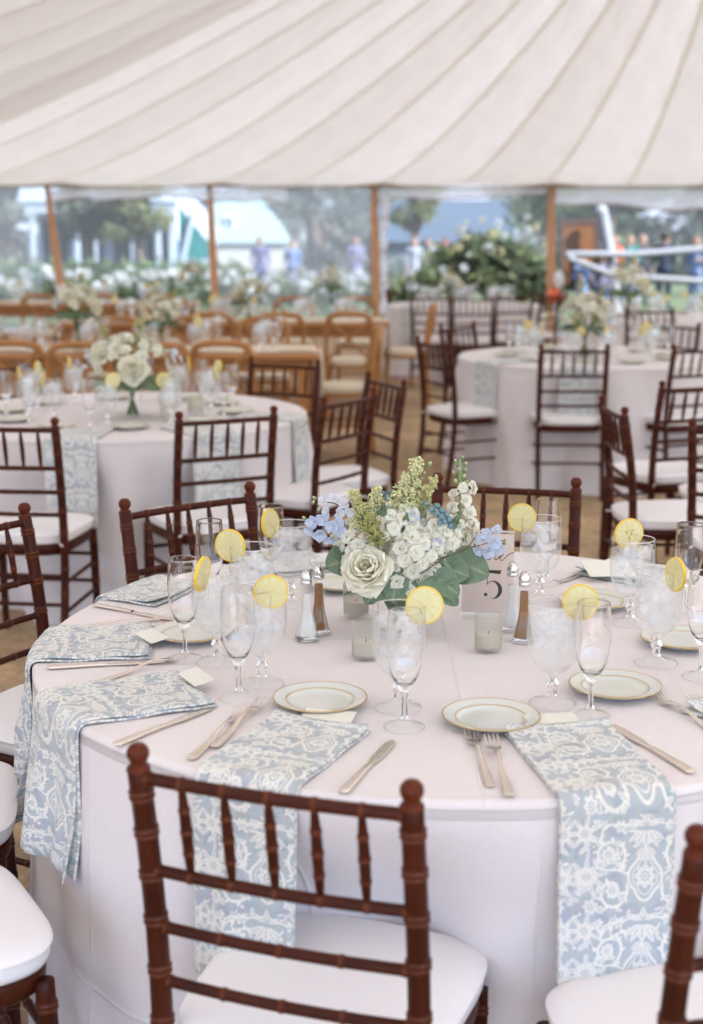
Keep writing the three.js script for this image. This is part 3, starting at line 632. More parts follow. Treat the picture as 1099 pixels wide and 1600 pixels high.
// ---------------------------------------------------------------- guests on the lawn (far, out of focus)
function person(label, p, turn, look) {
  const { shirt, legs, hair = [0.05, 0.03, 0.02], skin = [0.50, 0.29, 0.20], pose = 0, dress = false, s = 1 } = look;
  const J = { hipL: [0.09, 0.92, 0], hipR: [-0.09, 0.92, 0], kneeL: [0.11, 0.5, 0.03], kneeR: [-0.10, 0.5, 0.01], ankL: [0.12, 0.08, -0.02], ankR: [-0.11, 0.08, -0.02], toeL: [0.14, 0.04, 0.14], toeR: [-0.13, 0.04, 0.14],
    pel: [0, 0.95, 0], wst: [0, 1.12, 0], ch: [0, 1.32, 0.01], nk: [0, 1.47, 0], hd: [0, 1.60, 0.02], crn: [0, 1.66, 0.0], shL: [0.18, 1.41, 0], shR: [-0.18, 1.41, 0] };
  const arms = [[[0.25, 1.14, -0.02], [0.25, 0.90, 0.07]], [[0.25, 1.14, -0.03], [0.12, 1.16, 0.2]], [[0.26, 1.16, 0.0], [0.2, 1.22, 0.22]]];
  const aL = arms[pose % 3], aR = arms[(pose + (pose > 1 ? 1 : 0)) % 3].map(([x, y, z]) => [-x, y, z]);
  const B = [['hipL', 'kneeL', 0.095, 0.062], ['kneeL', 'ankL', 0.062, 0.042], ['hipR', 'kneeR', 0.095, 0.062], ['kneeR', 'ankR', 0.062, 0.042], ['ankL', 'toeL', 0.042, 0.034], ['ankR', 'toeR', 0.042, 0.034], ['pel', 'wst', 0.145, 0.125], ['wst', 'ch', 0.125, 0.15], ['ch', 'nk', 0.13, 0.052], ['nk', 'hd', 0.05, 0.08], ['hd', 'crn', 0.088, 0.092], ['ch', 'shL', 0.11, 0.062], ['ch', 'shR', 0.11, 0.062]]
    .map(([a, d, r0, r1]) => [J[a], J[d], r0, r1]);
  B.push([J.shL, aL[0], 0.056, 0.042], [aL[0], aL[1], 0.042, 0.028], [aL[1], [aL[1][0], aL[1][1] - 0.05, aL[1][2] + 0.07], 0.03, 0.02], [J.shR, aR[0], 0.056, 0.042], [aR[0], aR[1], 0.042, 0.028], [aR[1], [aR[1][0], aR[1][1] - 0.05, aR[1][2] + 0.07], 0.03, 0.02]);
  if (dress) B.push([[0, 1.0, 0], [0, 0.45, 0], 0.13, 0.21]);
  const N = 46, mc = new MarchingCubes(N, M.white, false, false, 30000), half = [0.48, 0.95, 0.42], cen = [0, 0.88, 0.05];
  mc.isolation = 0;
  for (let z = 0; z < N; z++) for (let y = 0; y < N; y++) for (let x = 0; x < N; x++) {
    const px = cen[0] + half[0] * (x - N / 2) / (N / 2), qy = cen[1] + half[1] * (y - N / 2) / (N / 2), qz = cen[2] + half[2] * (z - N / 2) / (N / 2);
    let e = 0;
    for (const [a, d, r0, r1] of B) {
      const bx = d[0] - a[0], by = d[1] - a[1], bz = d[2] - a[2], t = clamp(((px - a[0]) * bx + (qy - a[1]) * by + (qz - a[2]) * bz) / (bx * bx + by * by + bz * bz), 0, 1);
      const dd = Math.hypot(px - a[0] - bx * t, qy - a[1] - by * t, (qz - a[2] - bz * t) * 1.12) - lerp(r0, r1, t);
      e += Math.exp(-dd * 55);
    }
    mc.field[x + y * N + z * N * N] = Math.log(Math.max(e, 1e-30)) / 55;
  }
  mc.update();
  const n = mc.count, pos = [], col = [];
  for (let i = 0; i < n; i++) {
    const x = cen[0] + half[0] * mc.positionArray[i * 3], y = cen[1] + half[1] * mc.positionArray[i * 3 + 1], z = cen[2] + half[2] * mc.positionArray[i * 3 + 2];
    pos.push(x, y, z);
    const hand = Math.abs(x) > 0.1 && y < 1.26 && y > 0.8 && (z > 0.13 || Math.abs(x) > 0.215) && (z > 0.12 || y < 0.95);
    col.push(...(y > 1.49 ? skin : hand ? skin : y < 0.075 ? [0.03, 0.025, 0.02] : y < (dress ? 0.45 : 0.96) ? (dress ? skin : legs) : shirt));
  }
  let g = geoFrom(pos, pos.map((_, i) => i).slice(0, n), null, col);
  g.deleteAttribute('normal'); g = mergeVertices(g, 1e-4); g.computeVertexNormals();
  const t = thing('person', label, 'person', [p[0], gy(p[0], p[1]), p[1]], turn, 'guests gathered on the lawn');
  t.scale.setScalar(s);
  mesh('body', g, personMat, t);
  const hg = new THREE.SphereGeometry(0.105, 16, 12); hg.scale(0.95, 1.08, 1.08);
  const hp = hg.attributes.position;
  for (let i = 0; i < hp.count; i++) if (hp.getZ(i) > 0.03 && hp.getY(i) < 0.045) hp.setZ(i, 0.03);
  hg.translate(0, 1.655, -0.012); hg.computeVertexNormals();
  mesh('hair', paint(hg, hair), personMat, t);
  const face = [];
  for (const x of [-0.032, 0.032]) face.push(paint(place(new THREE.SphereGeometry(0.011, 8, 6), [x, 1.625, 0.098]), [0.03, 0.02, 0.02]));
  face.push(paint(place(new THREE.ConeGeometry(0.015, 0.04, 6), [0, 1.60, 0.112], [-0.3, 0, 0]), skin), paint(place(new THREE.SphereGeometry(0.02, 8, 6), [0, 1.565, 0.098], [0, 0, 0], [1.2, 0.3, 0.4]), [0.35, 0.12, 0.1]));
  mesh('face', merge(face), personMat, t);
}
const personMat = std({ vertexColors: true, color: lin(0.55, 0.55, 0.55), roughness: 0.85 });
const NAVY = [0.025, 0.04, 0.075], SKY_B = [0.20, 0.28, 0.46], GREY = [0.18, 0.19, 0.21], BLACK = [0.03, 0.03, 0.035], LILAC = [0.22, 0.21, 0.31];
person('guest in an orange top with a teal neighbour behind the rails', [6.25, -34], 0.4, { shirt: [0.72, 0.13, 0.02], legs: GREY, pose: 1, hair: [0.25, 0.15, 0.07] });
person('guest in a teal top standing beside the orange top', [6.72, -34.6], -0.5, { shirt: [0.03, 0.24, 0.22], legs: NAVY, pose: 1, dress: true, hair: [0.3, 0.2, 0.1] });
person('bald guest in a dark shirt between the teal top and the navy jacket', [7.15, -35.2], 0.2, { shirt: BLACK, legs: BLACK, pose: 0, hair: [0.5, 0.29, 0.2] });
person('guest in a navy jacket and pale collar seen behind both white rails', [7.32, -33.4], 2.6, { shirt: NAVY, legs: NAVY, pose: 1, s: 1.04 });
person('guest in a light blue shirt holding a drink near the navy jacket', [7.95, -33], -0.8, { shirt: SKY_B, legs: SKY_B, pose: 2, hair: [0.08, 0.05, 0.03] });
person('guest in a blue dress standing in front of the wooden panel', [4.78, -29.6], 0.3, { shirt: SKY_B, legs: SKY_B, dress: true, pose: 1, s: 0.78 });
person('guest in pale blue trousers under the leaning white post', [5.25, -29.9], 0.1, { shirt: LILAC, legs: SKY_B, pose: 0, s: 0.78 });
person('guest in a pale blue shirt stooping behind the orange lantern', [5.7, -31.2], 0.8, { shirt: SKY_B, legs: LILAC, pose: 2, s: 0.72 });
person('guest in a white and blue dress beside the pale blue trousers', [6.25, -31.6], -0.6, { shirt: [0.5, 0.52, 0.6], legs: SKY_B, dress: true, pose: 0, s: 0.72, hair: [0.3, 0.2, 0.1] });
person('guest in violet standing under the aqua roof', [-2.62, -41], 0.2, { shirt: [0.12, 0.12, 0.22], legs: [0.14, 0.16, 0.3], pose: 0 });
person('guest in pale blue standing alone near the grey tree', [-1.72, -41.5], -0.3, { shirt: SKY_B, legs: LILAC, pose: 0, s: 0.95 });
person('guest in lilac beside the middle tent pole', [0.12, -40], 0.2, { shirt: LILAC, legs: LILAC, pose: 1, dress: true });
person('guest in a dark suit beyond the shrub, before the blue hill', [2.4, -45], 0.5, { shirt: BLACK, legs: BLACK, pose: 1 });
person('guest in black with a red face beyond the shrub', [2.95, -45], -0.5, { shirt: BLACK, legs: NAVY, pose: 0, skin: [0.5, 0.18, 0.14] });
person('guest in white beyond the shrub beside two dark suits', [1.95, -44.4], 0, { shirt: [0.36, 0.37, 0.4], legs: GREY, pose: 0, dress: true, hair: [0.4, 0.3, 0.2] });
// ---------------------------------------------------------------- mahogany ballroom chairs
const WOOD_BODY = [0.052, 0.0115, 0.0050], WOOD_RING = [0.14, 0.042, 0.015];
function bamboo(pts, rf, rings, sides = 12, ringH = 0.0026, dbl = true) {
  const curve = new THREE.CatmullRomCurve3(pts), L = curve.getLength(), us = new Set(steps(0, 1, 14));
  for (const u0 of rings) for (const d of [-0.011, -0.008, -0.0062, -0.0045, -0.003, -0.0015, 0, 0.0015, 0.003, 0.0045, 0.0062, 0.008, 0.011]) us.add(clamp(u0 + d / L, 0, 1));
  const list = [...us].sort((a, b) => a - b), P = [], Rr = [], C = [];
  for (const u of list) {
    let k = 0;
    for (const u0 of rings) { const d = (u - u0) * L; k = Math.max(k, dbl ? Math.max(Math.exp(-(((d - 0.0045) / 0.0024) ** 2)), Math.exp(-(((d + 0.0045) / 0.0024) ** 2))) : Math.exp(-((d / 0.0035) ** 2))); }
    P.push(curve.getPointAt(u)); Rr.push(rf(u) + ringH * k);
    const e = 0.72 + 0.5 * vnoise(u * 13, rf(0.5) * 900 + pts[0].x * 40, 64, 3);
    C.push([0, 1, 2].map((i) => lerp(WOOD_BODY[i] * e, WOOD_RING[i], k * 0.75)));
  }
  return limb(P, Rr, sides, C);
}
function outline(a, wf, wb, d, n) { // rounded trapezoid, a in radians; +z is the front
  const c = Math.cos(a), s = Math.sin(a), e = 2 / n, z = Math.sign(s) * Math.abs(s) ** e * d / 2, w = lerp(wb, wf, (z + d / 2) / d) / 2;
  return [Math.sign(c) * Math.abs(c) ** e * w, z];
}
function pad(wf, wb, d, y0, h, n = 4.2, crown = 0.012) {
  // closed cushion: underside, rounded side with piping, crowned top
  const prof = [[0, 0], [0.5, 0], [0.93, 0], [0.975, 0.06], [0.995, 0.25], [1.0, 0.5], [0.998, 0.68], [1.010, 0.725], [1.018, 0.755], [1.008, 0.79], [0.985, 0.86], [0.95, 0.93], [0.88, 0.985], [0.75, 1.0], [0.5, 1.0], [0.25, 1.0], [0, 1.0]];
  return sheet(72, prof.length - 1, (u, v) => {
    const [rho, y] = prof[Math.round(v * (prof.length - 1))], [x, z] = outline(-u * Math.PI * 2, wf, wb, d, n);
    return V(x * rho, y0 + h * y + (y > 0.9 ? crown * (1 - rho * rho) + 0.0035 * (vnoise(x * rho * 9 + 8, z * rho * 9 + 8, 64, 6) - 0.5) : 0), z * rho);
  }, (u, v, p) => [p.x, p.z]);
}
const CH = { W: 0.19, H: 0.92 };
const backPath = (s) => [V(s * 0.188, 0, -0.245), V(s * 0.19, 0.24, -0.205), V(s * 0.191, 0.44, -0.19), V(s * 0.191, 0.62, -0.197), V(s * 0.191, 0.78, -0.218), V(s * 0.191, 0.893, -0.238)];
const backAt = (y) => { const c = [[0.44, -0.19], [0.62, -0.197], [0.78, -0.218], [0.9, -0.239]]; for (let i = 1; i < c.length; i++) if (y <= c[i][0]) return lerp(c[i - 1][1], c[i][1], (y - c[i - 1][0]) / (c[i][0] - c[i - 1][0])); return -0.24; };
const chairGeo = (() => {
  const g = {};
  const postRings = [0.085, 0.19, 0.30, 0.40, 0.555, 0.645, 0.735, 0.815, 0.89, 0.955];
  g.post = [-1, 1].map((s) => {
    const body = bamboo(backPath(s), (u) => 0.0157 - 0.002 * Math.max(0, 0.25 - u) * 4, postRings, 14);
    const kn = paint(lathe(smoothProfile([[0.0001, 0.0335], [0.008, 0.033], [0.0145, 0.026], [0.0155, 0.018], [0.0125, 0.010], [0.0105, 0.006], [0.014, 0.002], [0.0165, -0.004], [0.0001, -0.005]], 30), 18), [0.095, 0.020, 0.0075]);
    kn.translate(s * 0.191, 0.893, -0.238);
    return merge([body, kn]);
  });
  g.leg = [-1, 1].map((s) => bamboo([V(s * 0.192, 0, 0.188), V(s * 0.19, 0.2, 0.178), V(s * 0.188, 0.43, 0.168)], (u) => lerp(0.0125, 0.0165, Math.min(1, u * 2)), [0.12, 0.3, 0.5, 0.68, 0.9], 12));
  const rail = (y, r, rings, bow = 0.012) => bamboo([V(-0.189, y, backAt(y)), V(-0.1, y + 0.001, backAt(y) - bow * 0.75), V(0, y + 0.001, backAt(y) - bow), V(0.1, y + 0.001, backAt(y) - bow * 0.75), V(0.189, y, backAt(y))], () => r, rings, 10, 0.0017, false);
  const five = [1, 2, 3, 4, 5].map((k) => k / 6);
  g.rail = [rail(0.878, 0.0093, [0.03, ...five, 0.97]), rail(0.735, 0.0087, [0.03, ...five, 0.97]), rail(0.645, 0.0084, [0.04, 0.27, 0.5, 0.73, 0.96]), rail(0.56, 0.0084, [0.04, 0.27, 0.5, 0.73, 0.96])];
  g.spindle = five.map((u) => {
    const x = lerp(-0.189, 0.189, u), bow = 0.012 * (1 - (2 * u - 1) ** 2);
    return bamboo([V(x, 0.737, backAt(0.735) - bow), V(x, 0.81, backAt(0.81) - bow), V(x, 0.876, backAt(0.878) - bow)], (t) => 0.0040 + 0.0040 * Math.sin(Math.PI * t) ** 0.7, [0.26, 0.5, 0.74], 10, 0.0014, false);
  });
  const fr = sheet(64, 8, (u, v) => { const pr = [[0.86, 0.405], [0.97, 0.402], [1.0, 0.408], [1.01, 0.42], [1.01, 0.432], [1.0, 0.44], [0.97, 0.444], [0.86, 0.444], [0.86, 0.405]][Math.round(v * 8)]; const [x, z] = outline(-u * Math.PI * 2, 0.405, 0.375, 0.39, 4.2); return V(x * pr[0], pr[1], z * pr[0]); });
  g.frame = paint(fr, [0.055, 0.012, 0.005]);
  const str = (a, b) => bamboo([a, a.clone().lerp(b, 0.5), b], () => 0.0078, [0.3, 0.7], 8, 0.0015, false);
  g.stretcher = [];
  for (const s of [-1, 1]) for (const [yf, yb] of [[0.30, 0.30], [0.19, 0.19]]) g.stretcher.push(str(V(s * 0.19, yf, 0.174), V(s * 0.189, yb, -0.21)));
  for (const y of [0.33, 0.22]) g.stretcher.push(str(V(-0.19, y, 0.172), V(0.19, y, 0.172)));
  for (const y of [0.33, 0.22]) g.stretcher.push(str(V(-0.19, y, -0.203), V(0.19, y, -0.203)));
  g.cushion = pad(0.425, 0.385, 0.41, 0.444, 0.046);
  g.tie = merge([-1, 1].map((s) => tube([V(s * 0.17, 0.452, -0.178), V(s * 0.185, 0.448, -0.205), V(s * 0.20, 0.44, -0.19), V(s * 0.19, 0.445, -0.172)], 0.004, 6, 10)));
  return g;
})();
function makeChair(label, p, face) {
  const t = thing('ballroom_chair', label, 'chair', [p[0] + face[0] * 0.235, 0, p[1] + face[1] * 0.235], yawTo(face[0], face[1]));
  chairGeo.post.forEach((g) => mesh('back_post', g, M.wood, t));
  chairGeo.leg.forEach((g) => mesh('leg', g, M.wood, t));
  chairGeo.rail.forEach((g) => mesh('rail', g, M.wood, t));
  chairGeo.spindle.forEach((g) => mesh('spindle', g, M.wood, t));
  mesh('seat_frame', chairGeo.frame, M.wood, t);
  chairGeo.stretcher.forEach((g) => mesh('stretcher', g, M.wood, t));
  const c = mesh('cushion', chairGeo.cushion, M.cushion, t);
  mesh('tie', chairGeo.tie, M.cushion, c);
  return t;
}
let chair0 = null;
function chair(label, mid, face, group) { // mid: where the middle of the back's top stands
  const l = Math.hypot(face[0], face[1]), f = [face[0] / l, face[1] / l];
  if (!chair0) { chair0 = makeChair(label, mid, f); if (group) chair0.userData.group = group; return chair0; }
  const x = mid[0] + f[0] * 0.235, z = mid[1] + f[1] * 0.235;
  return dup(chair0, [x, gy(x, z), z], yawTo(f[0], f[1]), label, group);
}
const G0 = 'mahogany chairs round the laid table', G1 = 'mahogany chairs round the table behind the flowers', G2 = 'mahogany chairs round the table beside the wood panel';
chair('mahogany chair with its turned back to the viewer, a blue napkin hanging behind its spindles', [-0.104, -1.716], [0.33, -0.94], G0);
chair('mahogany chair cut by the picture edge, under the napkin that hangs down beside it', [0.582, -1.57], [-0.27, -0.955], G0);
chair('chair showing only a rounded white cushion corner and dark leg below the draped napkin', [-0.93, -2.0], [0.87, -0.5], G0);
chair('chair showing only a sliver of white cushion between two other cushions at the picture edge', [-1.105, -2.57], [0.976, -0.22], G0);
chair('mahogany chair at the picture edge, its brown back rising over the bare floor', [-0.90, -3.26], [0.883, 0.469], G0);
chair('mahogany chair tucked behind the flutes and lemon slices, facing the viewer over the table', [-0.421, -3.601], [0.62, 0.78], G0);
chair('mahogany chair tucked behind the bouquet and the table number card', [0.427, -3.824], [-0.21, 0.98], G0);
chair('mahogany chair before the second table, beside its hanging blue napkin', [-1.253, -5.035], [0.12, -0.99], G1);
chair('mahogany chair before the second table, just behind the chair with flutes', [-0.468, -5.256], [-0.45, -0.89], G1);
chair('mahogany chair at the end of the second table, sunlit along its slanting top rail', [-0.011, -5.808], [-0.84, -0.54], G1);
chair('mahogany chair seen edgewise behind the slanting one, over bare ground', [0.154, -6.445], [-0.9, 0.4], G1);
chair('mahogany chair on the far side of the second table, before the cream runner', [-0.349, -7.302], [-0.4, 0.92], G1);
chair('mahogany chair on the far side of the second table, half hidden by goblets', [-1.75, -7.15], [0.66, 0.75], G1);
chair('mahogany chair drawn up sideways to the pink lit table, its seat turned to the cloth', [0.50, -8.62], [0.89, -0.45], G2);
chair('mahogany chair standing square before the pink lit table with its back to the viewer', [1.289, -8.169], [0.02, -1], G2);
chair('mahogany chair beyond the pink lit table, cut by the picture edge', [2.03, -8.2], [-0.4, -0.9], G2);
chair('mahogany chair behind the sideways chair, facing over the pink lit table', [0.75, -10.0], [0.75, 0.66], G2);
chair('mahogany chair on the far side of the pink lit table, seen through its glasses', [2.3, -10.1], [-0.65, 0.75], G2);
chair('mahogany chair drawn out by itself with warm light on its lower stretchers', [1.55, -6.30], [-0.4, -0.92], 'loose mahogany chairs by the picture edge');
chair('mahogany chair turned sideways by the aisle, one tall post beside a white cushion', [1.03, -5.5], [1, -0.05], 'loose mahogany chairs by the picture edge');
chair('mahogany chair showing only one dark post at the picture edge behind the flutes', [1.385, -4.9], [0.5, -0.86], 'loose mahogany chairs by the picture edge');
chair('chair showing a white cushion corner beyond the sideways chair', [1.865, -5.92], [-1, 0.0], 'loose mahogany chairs by the picture edge');
for (const [x, z, fx, fz, l] of [[0.77, -13.95, 0.35, -1, 'pinkish chair back before the farthest round table, beside the pale pole'], [1.18, -13.8, 0.02, -1, 'pinkish chair back in the middle before the farthest round table'], [1.62, -14.1, -0.4, -1, 'pinkish chair back before the farthest round table, under the shrub'], [2.05, -14.6, -0.8, -0.6, 'dark chair at the end of the farthest round table, under the orange lantern'],
  [2.5, -11.9, 0.4, -1, 'chair before the flower topped table near the white rails'], [3.15, -11.7, 0, -1, 'chair back at the picture edge near the white rails'], [0.4, -15.4, 0.9, 0.1, 'chair at the end of the farthest round table, by the rolled sidewall']]) chair(l, [x, z], [fx, fz], 'chairs at the far round tables');

// ---------------------------------------------------------------- cross back chairs and farm tables
const crossGeo = (() => {
  const g = {}, W = 0.19;
  const post = (s) => [V(s * 0.17, 0, -0.21), V(s * 0.18, 0.25, -0.19), V(s * W, 0.46, -0.18), V(s * W, 0.66, -0.195), V(s * (W - 0.005), 0.82, -0.225)];
  g.post = [-1, 1].map((s) => limb(new THREE.CatmullRomCurve3(post(s)).getPoints(14), steps(0, 1, 14).map(() => 0.0175), 10));
  const top = new THREE.CatmullRomCurve3([V(-W + 0.004, 0.80, -0.222), V(-W + 0.03, 0.86, -0.236), V(-0.09, 0.885, -0.262), V(0, 0.89, -0.27), V(0.09, 0.885, -0.262), V(W - 0.03, 0.86, -0.236), V(W - 0.004, 0.80, -0.222)]).getPoints(28);
  g.top = limb(top, top.map(() => 0.021), 10);
  g.cross = [-1, 1].map((s) => tube([V(-s * 0.185, 0.50, -0.186), V(-s * 0.10, 0.585, -0.21 - 0.008 * s), V(0, 0.68, -0.235 - 0.006 * s), V(s * 0.10, 0.775, -0.245), V(s * 0.17, 0.86, -0.242)], 0.0125, 8, 20));
  g.leg = [-1, 1].map((s) => limb(steps(0, 1, 6).map((k) => V(s * lerp(0.185, 0.17, k), k * 0.44, lerp(0.19, 0.165, k))), steps(0, 1, 6).map((k) => lerp(0.014, 0.018, k)), 10));
  g.stretcher = [limb([V(-0.18, 0.2, 0.18), V(0.18, 0.2, 0.18)], [0.011, 0.011], 8), limb([V(-0.175, 0.27, -0.19), V(0.175, 0.27, -0.19)], [0.011, 0.011], 8), ...[-1, 1].map((s) => limb([V(s * 0.178, 0.23, 0.178), V(s * 0.176, 0.23, -0.195)], [0.011, 0.011], 8))];
  const prof = smoothProfile([[0.0001, 0.43], [0.19, 0.43], [0.212, 0.437], [0.214, 0.448], [0.205, 0.458], [0.0001, 0.458]], 24);
  g.seat = lathe(prof, 40);
  g.cushion = pad(0.41, 0.40, 0.40, 0.457, 0.05, 2.6);
  return g;
})();
let cross0 = null;
function crossChair(label, mid, face) {
  const l = Math.hypot(...face), f = face.map((a) => a / l), x = mid[0] + f[0] * 0.23, z = mid[1] + f[1] * 0.23, GR = 'cross back chairs round the farm tables';
  if (cross0) return dup(cross0, [x, gy(x, z), z], yawTo(f[0], f[1]), label, GR);
  const t = cross0 = thing('cross_back_chair', label, 'chair', [x, gy(x, z), z], yawTo(f[0], f[1]), GR);
  crossGeo.post.forEach((g) => mesh('back_post', g, M.goldWood, t));
  mesh('top_rail', crossGeo.top, M.goldWood, t);
  crossGeo.cross.forEach((g) => mesh('cross_strap', g, M.goldWood, t));
  crossGeo.leg.forEach((g) => mesh('leg', g, M.goldWood, t));
  crossGeo.stretcher.forEach((g) => mesh('stretcher', g, M.goldWood, t));
  mesh('seat', crossGeo.seat, M.goldWood, t);
  mesh('cushion', crossGeo.cushion, M.cream, t);
  return t;
}
crossChair('golden cross back chair at the picture edge before the first farm table', [-2.09, -8.70], [0.05, -1]);
crossChair('golden cross back chair with a white napkin over the seat before the farm table', [-1.66, -8.6], [-0.05, -1]);
crossChair('golden cross back chair half hidden by the bouquet on the second table', [-1.18, -8.58], [0, -1]);
crossChair('golden cross back chair whose post stands clear behind the second table', [-0.80, -8.70], [0.04, -1]);
crossChair('golden cross back chair at the end of the first farm table, facing along it', [0.17, -9.9], [-1, 0.06]);
crossChair('cross back chair across the first farm table, beneath a cream bloom', [-1.83, -10.95], [0, 1]);
crossChair('cross back chair across the first farm table, between two bouquets', [-1.27, -10.98], [0.05, 1]);
crossChair('cross back chair across the first farm table, close to its runner end', [-0.68, -10.95], [0, 1]);
crossChair('golden cross back chair before the second farm table, its crossed straps showing', [-0.02, -11.56], [0.03, -1]);
crossChair('golden cross back chair before the second farm table, beside the crossed straps', [-0.58, -11.5], [-0.04, -1]);
crossChair('golden cross back chair before the second farm table, behind the tall bloom', [-1.15, -11.5], [0, -1]);
crossChair('golden cross back chair at the end of the second farm table by the pale pole', [0.72, -12.7], [-1, 0]);
for (let i = 0; i < 4; i++) crossChair(['cross back chair beyond the second farm table, by its runner end', 'cross back chair beyond the second farm table, under the aqua roof', 'cross back chair beyond the second farm table, near the second tent pole', 'cross back chair beyond the second farm table, under the hydrangeas'][i], [0.05 - i * 0.62, -13.95], [0, 1]);
for (let i = 0; i < 4; i++) crossChair(['cross back chair before the third farm table, nearest its open end', 'cross back chair before the third farm table, second from its open end', 'cross back chair before the third farm table, third from its open end', 'cross back chair before the third farm table, beside the leaning pole'][i], [-1.95 - i * 0.62, -14.55], [0, -1]);

function farmTable(x0, x1, z, label) {
  const w = x1 - x0, t = thing('farm_table', label, 'table', [(x0 + x1) / 2, gy((x0 + x1) / 2, z), z], 0, 'golden farm tables');
  for (let i = 0; i < 5; i++) mesh('plank', box(w, 0.035, 0.168, 0, 0.742, (i - 2) * 0.171, 0.004), M.goldWood, t);
  mesh('apron', merge([box(w - 0.2, 0.09, 0.025, 0, 0.68, 0.34), box(w - 0.2, 0.09, 0.025, 0, 0.68, -0.34)]), M.goldWood, t);
  for (const sx of [-1, 1]) for (const sz of [-1, 1]) mesh('leg', box(0.075, 0.72, 0.075, sx * (w / 2 - 0.1), 0.36, sz * 0.33, 0.006), M.goldWood, t);
  const r = thing('table_runner', 'cream runner draped over the end of ' + label.replace('golden ', 'the '), 'runner', [(x0 + x1) / 2, gy((x0 + x1) / 2, z) + 0.762, z], 0, 'cream runners on the farm tables');
  const L = w / 2 + 0.012;
  mesh('cloth', sheet(12, 60, (u, v) => {
    const s = lerp(-L - 0.25, L + 0.42, v), y = Math.abs(s) > L ? -(Math.abs(s) - L) : 0, xx = clamp(s, -L, L) + (y < 0 ? Math.sign(s) * 0.015 * Math.sin(u * 9) * Math.min(1, -y * 5) : 0);
    return V(xx, y + 0.002 + 0.003 * Math.sin(v * 40 + u * 5), (u - 0.5) * 0.5 + 0.02 * Math.sin(v * 11));
  }, (u, v) => [u, v * 6]), M.cream, r);
}
farmTable(-3.6, -0.22, -9.75, 'golden farm table behind the second round table');
farmTable(-2.6, 0.32, -12.7, 'golden farm table beside the middle tent pole');
farmTable(-5.2, -1.7, -15.6, 'golden farm table farthest back under the hydrangeas');

// ---------------------------------------------------------------- round tables under white cloths
const TOP = 0.765, RT = 0.838;
function clothGeo(R, dents, seed, nT = 320) {
  const Q = rng(seed), ph = Array.from({ length: 8 }, () => Q() * 6.283), fr = [7, 10, 13, 16, 21, 4];
  const fold = (a) => { let s = 0; for (let i = 0; i < 6; i++) s += [0.42, 0.34, 0.26, 0.16, 0.1, 0.2][i] * Math.sin(a * fr[i] + ph[i] + 0.6 * Math.sin(a * 3 + ph[6])); return s > 0 ? s * 0.75 : -Math.pow(-s, 1.3) * 1.1; };
  const rows = [0, 0.15, 0.3, 0.45, 0.6, 0.75, 0.88, 0.96, 1].map((k) => ['top', k]).concat([0.2, 0.4, 0.6, 0.8, 1].map((k) => ['bend', k]), steps(0, 1, 34).slice(1).map((k) => ['drop', k]));
  const br = 0.011, pos = [], uv = [], idx = [];
  rows.forEach(([kind, k]) => {
    for (let i = 0; i <= nT; i++) {
      const a = (i / nT) * Math.PI * 2;
      let r, y;
      if (kind === 'top') { r = (R - br) * k; y = TOP + 0.0006 * Math.sin(a * 5 + k * 7); }
      else if (kind === 'bend') { r = R - br + br * Math.sin(k * Math.PI / 2); y = TOP - br + br * Math.cos(k * Math.PI / 2); }
      else {
        const h = k; y = (TOP - br) * (1 - h) + 0.004;
        r = R + 0.012 * h + fold(a) * 0.098 * Math.pow(h, 0.95) * sstep(h, 0, 0.12) * (1 + 0.15 * Math.sin(h * 3 + a * 2));
        for (const [da, dep, wid] of dents) { let d = Math.abs(((a - da + Math.PI * 3) % (Math.PI * 2)) - Math.PI) * R / wid; r -= dep * Math.exp(-Math.pow(d, 4)) * sstep(h, 0.02, 0.36) * (1 - 0.5 * sstep(h, 0.5, 1)); }
        r += 0.004 * Math.sin(h * 9 + a * 31) * h;
      }
      pos.push(Math.cos(a) * r, y, Math.sin(a) * r);
      kind === 'drop' ? uv.push(a * R, y - TOP + R + 0.45) : uv.push(Math.cos(a) * r, Math.sin(a) * r);
    }
  });
  for (let j = 0; j < rows.length - 1; j++) for (let i = 0; i < nT; i++) { const a = j * (nT + 1) + i, b = a + 1, c = a + nT + 1, d = c + 1; idx.push(a, b, d, a, d, c); }
  return geoFrom(pos, idx, uv);
}
function roundTable(x, z, dents, seed, label, clothLabel, n) {
  const t = thing('round_table', label, 'table', [x, gy(x, z), z]);
  mesh('tabletop', lathe([[0, 0.735], [RT - 0.03, 0.735], [RT - 0.018, 0.742], [RT - 0.018, 0.754], [RT - 0.03, 0.76], [0, 0.76]], 64), M.goldWood, t);
  for (let k = 0; k < 4; k++) mesh('leg', limb([V(Math.cos(k * 1.571) * 0.4, 0.736, Math.sin(k * 1.571) * 0.4), V(Math.cos(k * 1.571) * 0.45, 0, Math.sin(k * 1.571) * 0.45)], [0.02, 0.02], 8), M.goldWood, t);
  const c = thing('tablecloth', clothLabel, 'tablecloth', [x, gy(x, z), z], 0, 'floor length white tablecloths');
  mesh('cloth', clothGeo(RT, dents, seed, n), M.cloth, c);
}
const TC = [0.199, -2.793], T1 = [-1.04, -6.35], T2 = [1.53, -9.15], T5 = [1.2, -15.1], T6 = [3.0, -13.1];
const angTo = (T, x, z) => Math.atan2(z - T[1], x - T[0]);
roundTable(...TC, [[angTo(TC, -0.034, -1.94), 0.15, 0.23], [angTo(TC, 0.5, -1.8), 0.05, 0.2], [angTo(TC, -0.275, -3.418), 0.2, 0.24], [angTo(TC, 0.378, -3.594), 0.2, 0.24]], 3, 'round table laid for ten, with the bouquet and the number five', 'white cloth over the laid table with the number five card', 400);
roundTable(...T1, [[angTo(T1, -1.25, -5.3), 0.12, 0.23], [angTo(T1, -0.57, -5.46), 0.12, 0.23]], 14, 'round table behind the flowers, beside the farm tables', 'white cloth over the table in front of the golden farm tables', 260);
